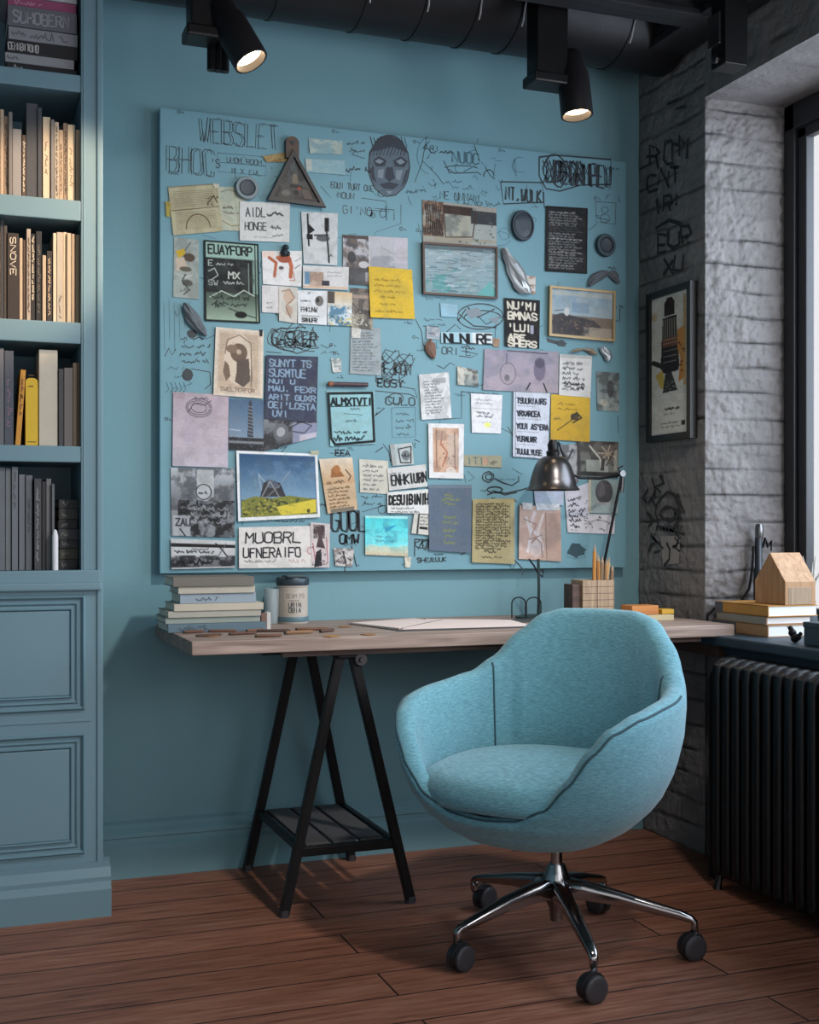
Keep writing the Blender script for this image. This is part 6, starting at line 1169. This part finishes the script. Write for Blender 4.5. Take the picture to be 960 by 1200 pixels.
for i in range(NP):
    phi = 2*math.pi*i/NP; h = Hphi(phi); pts = []; ad = abs(math.degrees(math.atan2(math.sin(phi), math.cos(phi))))
    th = .062 if ad < 50 else .062-.010*min(1, (ad-50)/70)
    if ad > 135: th = max(.03, th-.022*(ad-135)/45)
    for k in range(14):
        t_ = (k/13)**1.15; z = .285+(h-th*.5-.285)*t_; pts.append(outer(phi, z))
    zc_ = h-th*.5
    for k in range(1, 8):
        a = math.pi*k/8; p = outer(phi, zc_, th*.5*(1-math.cos(a))); p.z = zc_+th*.5*math.sin(a); pts.append(p)
    zin = .375
    for k in range(1, 10):
        t_ = k/9; z = zc_+(zin-zc_)*t_; ins = th+.028*t_*(1 if ad < 140 else .3)+.02*math.sin(math.pi*t_)*(1 if ad < 45 else .2)
        p = outer(phi, max(z, .40) if False else z, 0); pp = outer(phi, zc_*(1-t_*.55)+.42*t_*.55, ins); p = Vector((pp.x, pp.y, z)); pts.append(p)
    rows_.append(pts)
bm = bmesh.new(); vv = [[bm.verts.new(c2w(p)) for p in r] for r in rows_]; nn = len(vv[0])
for i in range(NP):
    j = (i+1) % NP
    for k in range(nn-1): bm.faces.new((vv[i][k], vv[j][k], vv[j][k+1], vv[i][k+1]))
cb = bm.verts.new(c2w((0, 0, .282))); ct = bm.verts.new(c2w((0, 0, .372)))
for i in range(NP): j = (i+1) % NP; bm.faces.new((vv[i][0], cb, vv[j][0])); bm.faces.new((vv[i][-1], vv[j][-1], ct))
q = MB(); q.bm.free(); q.bm = bm; q.build('upholstered_shell', m_fabric, ch, smooth='full')
# piping along outer rim edge and inner seams
def rim(phi, ins_f): 
    h = Hphi(phi); ad = abs(math.degrees(math.atan2(math.sin(phi), math.cos(phi)))); th = .062 if ad < 50 else .062-.010*min(1, (ad-50)/70)
    if ad > 135: th = max(.03, th-.022*(ad-135)/45)
    a = math.pi*ins_f; zc_ = h-th*.5; p = outer(phi, zc_, th*.5*(1-math.cos(a))); p.z = zc_+th*.5*math.sin(a); d = Vector((p.x, p.y, 0)).normalized(); return p+d*.001*math.cos(a)+Vector((0, 0, .001*math.sin(a)))
q = MB(); q.tube([c2w(rim(math.radians(a), .22)) for a in range(74, 287, 2)], .0028, 6); q.build('edge_piping', m_pipe, ch, smooth='full')
def idx_of(a): return int(round(a/360*NP)) % NP
for a in (57, 303):
    r0 = rows_[idx_of(a)]; q = MB(); ctr = Vector((0, 0, 0))
    pts = [r0[k]-Vector((r0[k].x, r0[k].y, 0)).normalized()*.001 for k in range(19, nn-1)]
    q.tube([c2w(p) for p in pts], .0026, 6); q.build('seam_piping', m_pipe, ch, smooth='full')
# seat cushion
bm = bmesh.new(); N1, N2 = 72, 12; rings = []
for k in range(N2+1):
    t_ = k/N2; ring = []
    for i in range(N1):
        phi = 2*math.pi*i/N1; o_ = outer(phi, .47, .068); fr = max(0, -math.cos(phi)); o_ = Vector((o_.x, o_.y, 0))
        front = outer(phi, .42, .015); fx = min(1, fr*1.6)**2*.9; sd = abs(math.sin(phi)); q_ = o_.lerp(Vector((front.x, front.y, 0)), fx*(1-sd**4*.6))
        rr = math.sin(math.pi*.5*min(1, t_*1.9)) if t_ < .53 else 1
        # section: t 0..0.6 top dome, .6..1 side roll
        if t_ <= .6: f = t_/.6*.90; zz_ = .478+.016*math.cos(f*1.5)-.035*max(0, f-.6)**1.5
        else: s_ = (t_-.6)/.4; a = s_*math.pi*.62; f = .90+.10*math.sin(min(a, math.pi/2))-(.04*(a-math.pi/2) if a > math.pi/2 else 0); zz_ = .472-.045*(1-math.cos(a))
        zz_ += -.012*f*f*fr
        ring.append(bm.verts.new(c2w((q_.x*f, q_.y*f, zz_))))
        if k == 0: break
    rings.append(ring)
for i in range(N1): bm.faces.new((rings[0][0], rings[1][i], rings[1][(i+1) % N1]))
for k in range(1, N2):
    for i in range(N1): j = (i+1) % N1; bm.faces.new((rings[k][i], rings[k+1][i], rings[k+1][j], rings[k][j]))
bm.faces.new(rings[-1]); q = MB(); q.bm.free(); q.bm = bm; q.build('seat_cushion', m_fabric, ch, smooth='full')
# column, base
hx, hy = hub.x, hub.y
q = MB(); q.lathe([(0, .20), (.0145, .20), (.0145, .29), (0, .29)], (hx, hy, 0), seg=20); q.lathe([(0, .262), (.09, .266), (.10, .285), (0, .287)], (hx, hy, 0), seg=24); q.build('gas_column', m_chrome, ch, smooth=True)
q = MB(); q.lathe([(0, .068), (.016, .068), (.019, .10), (.033, .125), (.036, .172), (.028, .19), (.021, .21), (0, .21)], (hx, hy, 0), seg=28); hb = q.build('hub', m_chrome, ch, smooth=True)
AN = [-168, -103, -35, 39, 105]; RR = [.30, .335, .335, .31, .33]
CP = [(540, 1137), (694, 1174), (811, 1124), None, (576, 1062)]
for a, r_, cp in zip(AN, RR, CP):
    d = Vector((math.cos(math.radians(a)), math.sin(math.radians(a)), 0)); s_ = Vector((-d.y, d.x, 0)); b0 = Vector((hx, hy, 0)); q = MB()
    prof = [(.02, .176, .050, .024), (.07, .170, .044, .021), (.16, .150, .032, .018), (r_-.03, .115, .021, .014), (r_, .104, .016, .012), (r_+.012, .092, .018, .011), (r_+.012, .068, .012, .010)]
    vs = []
    for (rd, z, hh_, ww) in prof:
        c_ = b0+d*rd+Vector((0, 0, z)); dn = Vector((0, 0, -hh_)) if rd < r_+.005 else Vector((0, 0, -hh_*.5))-d*.016
        vs.append([q.bm.verts.new(c_+s_*ww*.7), q.bm.verts.new(c_+s_*ww+dn*.35), q.bm.verts.new(c_+s_*ww*.8+dn), q.bm.verts.new(c_-s_*ww*.8+dn), q.bm.verts.new(c_-s_*ww+dn*.35), q.bm.verts.new(c_-s_*ww*.7)])
    q.bm.faces.new(vs[0]); q.bm.faces.new(vs[-1][::-1])
    for A1, A2 in zip(vs, vs[1:]):
        for k in range(6): q.bm.faces.new((A1[k], A2[k], A2[(k+1) % 6], A1[(k+1) % 6]))
    bmesh.ops.bevel(q.bm, geom=q.bm.edges[:], offset=.002, segments=1, affect='EDGES'); q.build('base_leg', m_chrome, ch, smooth=True)
    tip = b0+d*(r_+.008); wc = tip+Vector((-.012, .008, 0)) if cp is None else onZ(cp[0], cp[1], 0); wc = tip+(wc-tip)*min(1, .05/max((wc-tip).length, 1e-4)); wr_ = .031
    ang = math.radians(-78+rnd.uniform(-25, 25)) ; wa = Vector((math.cos(ang), math.sin(ang), 0)) if cp else Vector((1, .3, 0)).normalized()
    q = MB(); q.tube([Vector((tip.x, tip.y, .085)), Vector((tip.x, tip.y, .062))], .006, 10)
    # fork / hood
    q.lathe([(0, -.008), (.026, -.008), (.034, -.007), (.034, .007), (.026, .008), (0, .008)], Vector((wc.x, wc.y, .034)), wa, 24)
    q.tube([Vector((tip.x, tip.y, .064)), Vector((wc.x, wc.y, .058))], .008, 8)
    cs = q.build('caster', mat('dark_caster_hood', L(34, 32, 35), .4), ch, smooth=True)
    for sg in (-1, 1):
        q = MB(); cc_ = Vector((wc.x, wc.y, wr_))+wa*sg*.0145
        q.lathe([(0, -.0065), (wr_-.003, -.0065), (wr_, -.004), (wr_, .004), (wr_-.003, .0065), (wr_*.55, .0075), (0, .0068)], cc_, wa*sg, 28); q.build('wheel', m_rubber, cs, smooth=True)

# ------------------------------------------------------------------ radiator
XRF, XRB = 2.095, 2.235; NS = 24; PY = .0475; YR1 = 3.085
rad = thing('column_radiator', 'black cast-iron column radiator standing under the window sill', 'radiator', (2.165, YR1-NS*PY/2, 0))
def section(y, feet):
    q = MB(); zt_, zb_ = .665, .040; rr_ = .0165
    for x in (XRF+rr_, (XRF+XRB)/2, XRB-rr_): q.tube([(x, y, zb_+.02), (x, y, zt_-.03)], rr_, 10, True)
    q.tube([(XRF+rr_, y, zt_-.045), (XRF+rr_+.002, y, zt_-.018), (XRF+.036, y, zt_-.010), ((XRF+XRB)/2, y, zt_-.008), (XRB-.036, y, zt_-.010), (XRB-rr_-.002, y, zt_-.018), (XRB-rr_, y, zt_-.045)], [.0168, .019, .020, .020, .020, .019, .0168], 10)
    q.tube([(XRF+rr_, y, zb_+.045), (XRF+rr_+.002, y, zb_+.018), (XRF+.036, y, zb_+.010), ((XRF+XRB)/2, y, zb_+.008), (XRB-.036, y, zb_+.010), (XRB-rr_-.002, y, zb_+.018), (XRB-rr_, y, zb_+.045)], [.0168, .019, .020, .020, .020, .019, .0168], 10)
    if feet: q.tube([(XRF+.03, y, .07), (XRF+.02, y, .03), (XRF+.012, y, 0)], [.014, .010, .013], 8); q.tube([(XRB-.03, y, .07), (XRB-.02, y, .03), (XRB-.012, y, 0)], [.014, .010, .013], 8)
    return q
s0 = section(YR1, True).build('section', m_rad, rad, smooth=True)
s1 = section(YR1-PY, False).build('section', m_rad, rad, smooth=True)
for k in range(1, NS-1):
    c_ = s1.copy(); C.objects.link(c_); c_.parent = rad; c_.location.y -= k*PY
q = MB(); q.tube([((XRF+XRB)/2, YR1+.03, .08), ((XRF+XRB)/2, YR1-NS*PY, .08)], .014, 10); q.tube([((XRF+XRB)/2, YR1+.03, .62), ((XRF+XRB)/2, YR1-NS*PY, .62)], .014, 10); q.build('header_tube', m_rad, rad, smooth=True)
xp = 2.165; q = MB(); q.tube([(xp, YR1+.03, .12), (xp, YR1+.075, .12), (xp, YR1+.09, .10), (xp, YR1+.09, 0)], .009, 10); q.tube([(xp, YR1+.03, .62), (xp, YR1+.10, .62), (xp, YR1+.115, .60), (xp, YR1+.115, 0)], .008, 10); q.lathe([(0, 0), (.016, 0), (.016, .035), (0, .035)], (xp, YR1+.035, .62), (0, 1, 0), 12); q.build('feed_pipe', m_rad, rad, smooth=True)

# ------------------------------------------------------------------ things on the sill
z = ZSILL+.0005
def sbook(x0, x1, y0_, y1_, z0, z1, col, sp, lab):
    t = thing('book', lab, 'book', ((x0+x1)/2, (y0_+y1_)/2, z0), 'stack of books on the window sill'); c = simple(*col); th = .0025
    q = MB(); q.box(x0, x1, y0_, y1_, z0, z0+th); q.box(x0, x1, y0_, y1_, z1-th, z1); q.box(x0, x0+.004, y0_, y1_, z0, z1, bev=.001); q.build('cover', c, t)
    q = MB(); q.box(x0+.004, x1-.004, y0_+.003, y1_-.004, z0+th, z1-th); q.build('pages', m_pages, t)
    q = MB(); f = sp[0]; q.box(x0-.0008, x0, y0_+(y1_-y0_)*f, y1_, z0+.0005, z1-.0005); q.build('spine_label', simple(*sp[1]), t)
sbook(2.300, 2.475, 3.105, 3.395, z, z+.036, (176, 136, 96), (.55, (84, 86, 96)), 'tan book with a slate spine end at the bottom of the sill stack')
sbook(2.305, 2.470, 3.118, 3.375, z+.0365, z+.060, (170, 120, 76), (0, (150, 146, 136)), 'thin book with a grey-green spine in the middle of the sill stack')
sbook(2.303, 2.485, 3.108, 3.38, z+.0605, z+.094, (196, 142, 70), (.85, (90, 92, 100)), 'ochre-covered book at the top of the sill stack')
zh = z+.0945; ya, yc_ = 3.112, 3.262; xh0, xh1 = 2.368, 2.480; ze, zp_ = zh+.071, zh+.158; ym = (ya+yc_)/2
t = thing('wooden_house', 'little plain wooden house block with a pitched roof on top of the sill books', 'ornament', (2.39, ym, zh))
q = MB(); q.prism([(xh0, ya, zh), (xh0, yc_, zh), (xh0, yc_, ze), (xh0, ym, zp_), (xh0, ya, ze)], (xh1-xh0, 0, 0)); bmesh.ops.bevel(q.bm, geom=q.bm.edges[:], offset=.0012, segments=1, affect='EDGES'); q.build('block', m_oak, t)
q = MB(); q.box(xh0+.012, xh1-.014, ya-.001, ya+.001, zh+.001, ze-.018, bev=.0005); q.build('door_panel', m_oak2, t)
zt_ = onX(888, 613, 2.36)
t = thing('metal_tool', 'slim dark metal rod tool standing upright on the sill against the brick jamb', 'tool', (2.375, 3.385, ZSILL))  # unidentified tool, built as a plain metal rod with a cable
px_ = onY(889, 640, 3.372).x; ztp = onY(889, 614, 3.372).z
q = MB(); q.lathe([(0, 0), (.016, 0), (.016, .19), (.012, .20), (.012, ztp-.045-ZSILL), (0, ztp-.045-ZSILL)], (px_, 3.372, ZSILL+.0005), seg=16); q.build('handle', mat('dark_slate_tube', L(52, 56, 62), .35, .5), t, smooth=True)
q = MB(); q.lathe([(0, 0), (.011, 0), (.013, .006), (.013, .04), (.010, .05), (0, .05)], (px_+.003, 3.372, ztp-.05), seg=16); q.build('steel_cap', m_steel, t, smooth=True)
q = MB(); q.tube([onY(894, 642, 3.37), onY(897, 632, 3.37), onY(900, 640, 3.37), onY(904, 634, 3.37), onY(904, 646, 3.37)], [.004, .007, .006, .005, .002], 7); q.build('clamp_jaw', m_black, t, smooth=True)
q = MB(); q.tube([onY(883, 640, 3.375), onY(882, 665, 3.38), onY(878, 690, 3.38), onY(869, 704, 3.385), onY(858, 710, 3.39), onY(846, 709, 3.39), onY(836, 714, 3.395), onY(829, 722, 3.395), onY(830, 733, 3.39)], .0042, 8); q.build('cable', m_black, t, smooth=True)
# bits near: teal box + small dark figurine + pale sprig
p = onX(944, 752, 2.26); q = MB(); xb0 = 2.25; yb1 = onX(942, 750, xb0).y
t = thing('camera_box', 'dark teal box at the right edge of the window sill', 'box', (2.31, yb1-.08, ZSILL))
q.box(xb0, 2.37, yb1-.16, yb1, ZSILL+.0005, ZSILL+.060, bev=.003); q.build('body', mat('dark_teal_card', L(44, 66, 78), .5), t); q = MB(); q.box(xb0-.002, 2.372, yb1-.162, yb1+.002, ZSILL+.050, ZSILL+.066, bev=.003); q.build('lid', mat('dark_teal_card'), t)
t = thing('bird_figurine', 'small black knobbly figurine beside the dark teal box on the sill', 'ornament', tuple(onX(932, 750, 2.27)))
c0 = onX(932, 750, 2.27); c0.z = ZSILL; q = MB()
for dx, dy, dz, r_ in ((0, 0, .013, .013), (0, .012, .028, .012), (0, .02, .040, .008), (0, -.014, .018, .010), (0, -.024, .028, .006)): q.lathe([(r_*math.sin(a/6*math.pi), -r_*math.cos(a/6*math.pi)) for a in range(7)], c0+Vector((dx, dy, dz)), seg=12)
q.build('body', m_black, t, smooth=True); q = MB(); q.tube([c0+Vector((0, .02, .04)), c0+Vector((-.004, .032, .044))], [.005, .001], 6); q.build('beak', m_black, t)
v0 = Vector((2.50, 3.22, ZSILL)); v0.x = onY(951, 700, 3.2).x; v0.y = 3.2
t = thing('dried_sprig', 'pale dried sprig in a small glass vase behind the wooden house by the window', 'plant', tuple(v0))
q = MB(); q.lathe([(0, 0), (.018, 0), (.022, .03), (.012, .085), (.014, .1), (0, .1)], v0+Vector((0, 0, .0005)), seg=20); q.build('vase', mat('smoky_glass', L(96, 104, 110), .2), t, smooth=True)
q = MB()
for k in range(7): a = k*.9; q.tube([v0+Vector((0, 0, .09)), v0+Vector((.012*math.cos(a), .012*math.sin(a), .16)), v0+Vector((.04*math.cos(a), .03*math.sin(a), .20+.02*(k % 3)))], [.0018, .004, .001], 6)
q.build('stems', mat('pale_dried_leaf', L(176, 176, 170), .8), t, smooth=True)

# ------------------------------------------------------------------ light
w = bpy.data.worlds.new('world'); bpy.context.scene.world = w; w.use_nodes = True
bg = w.node_tree.nodes['Background']; bg.inputs[0].default_value = (.96, .97, 1, 1); bg.inputs[1].default_value = .95
def area(name, loc, aim, sx, sy, e, col):
    li = bpy.data.lights.new(name, 'AREA'); li.shape = 'RECTANGLE'; li.size = sx; li.size_y = sy; li.energy = e; li.color = col
    o = bpy.data.objects.new(name, li); C.objects.link(o); o.location = loc; o.rotation_euler = Vector(aim).to_track_quat('-Z', 'Y').to_euler(); return o
area('window_daylight', (XW+.45, 2.35, 1.75), (-1, .18, -.25), 1.9, 1.5, 64, (.68, .83, 1))
area('side_fill_light', (XW+.4, -.08, 1.75), (-1, .35, -.12), 1.8, 1.5, 95, (.97, .97, 1))  # unseen fill lamp outside the added side window
area('rear_fill_light', (1.7, -1.35, 1.7), (-.2, 1, -.05), 1.7, 1.7, 20, (.9, .95, 1))  # fill lamp added behind the camera to brighten the room
q = MB()
for (x0, x1, z0, z1) in ((.75, .83, .8, 2.6), (2.2, 2.28, .8, 2.6), (.75, 2.28, .72, .82), (.75, 2.28, 2.52, 2.62), (1.48, 1.54, .8, 2.6)): q.box(x0, x1, -1.22, -1.16, z0, z1, bev=.004)
w3_ = struct(q.build('added_rear_window', m_frame)); q = MB(); q.box(.8, 2.23, -1.20, -1.196, .8, 2.55); q.build('window_pane', gm, w3_)  # unseen frame and pane, added in front of the rear fill lamp
sc_ = bpy.context.scene; sc_.view_settings.view_transform = 'Standard'; sc_.view_settings.look = 'None'; sc_.view_settings.gamma = 1; sc_.view_settings.use_curve_mapping = False
sc_.view_settings.exposure = 0.0
sc_.cycles.use_denoising = True; sc_.cycles.max_bounces = 8
# two assumed spotlights out of view, added to light the bookcase and desk
def assumed_ceiling_spot(hc, target, e, size, blend, col, label, soft=.02):
    hc = Vector(hc); ax = (Vector(target)-hc).normalized()
    t = thing('track_spotlight', label, 'spotlight', tuple(hc), 'assumed unseen black spotlights under the ceiling')  # assumed fixture out of view, named like the two visible spotlights
    b = MB(); b.lathe([(0, 0), (.04, .02), (.048, .08), (.048, .2), (.043, .2), (.04, .17), (0, .16)], hc-ax*.19, ax, 32); b.build('lamp_head', m_duct, t, smooth=True)
    b = MB(); b.box(hc.x-.04, hc.x+.04, hc.y-.12, hc.y-.04, 2.87, ZC, bev=.005); b.tube([(hc.x, hc.y-.08, 2.88), hc-ax*.14], .014, 10); b.build('mounting_box', m_black, t)
    li = bpy.data.lights.new('spot_beam', 'SPOT'); lo = bpy.data.objects.new('spot_beam', li); C.objects.link(lo); lo.parent = t; lo.location = ax*.02; lo.rotation_euler = ax.to_track_quat('-Z', 'Y').to_euler()
    li.color = col; li.energy = e; li.spot_size = math.radians(size); li.spot_blend = blend; li.shadow_soft_size = soft
assumed_ceiling_spot((1.05, 2.2, 2.70), (.22, 3.48, 1.86), 210, 20, .6, (1, .74, .50), 'assumed unseen black ceiling spotlight nearer the camera, aimed at the bookcase')  # unseen lamp, assumed from and added for the warm light on the shelves
assumed_ceiling_spot((1.60, 1.6, 2.70), (1.0, 3.8, .75), 160, 72, 1, (1, .95, .88), 'assumed unseen black ceiling spotlight nearest the camera, aimed at the desk', .09)  # unseen key lamp, assumed and added to cast the shadow below the desk
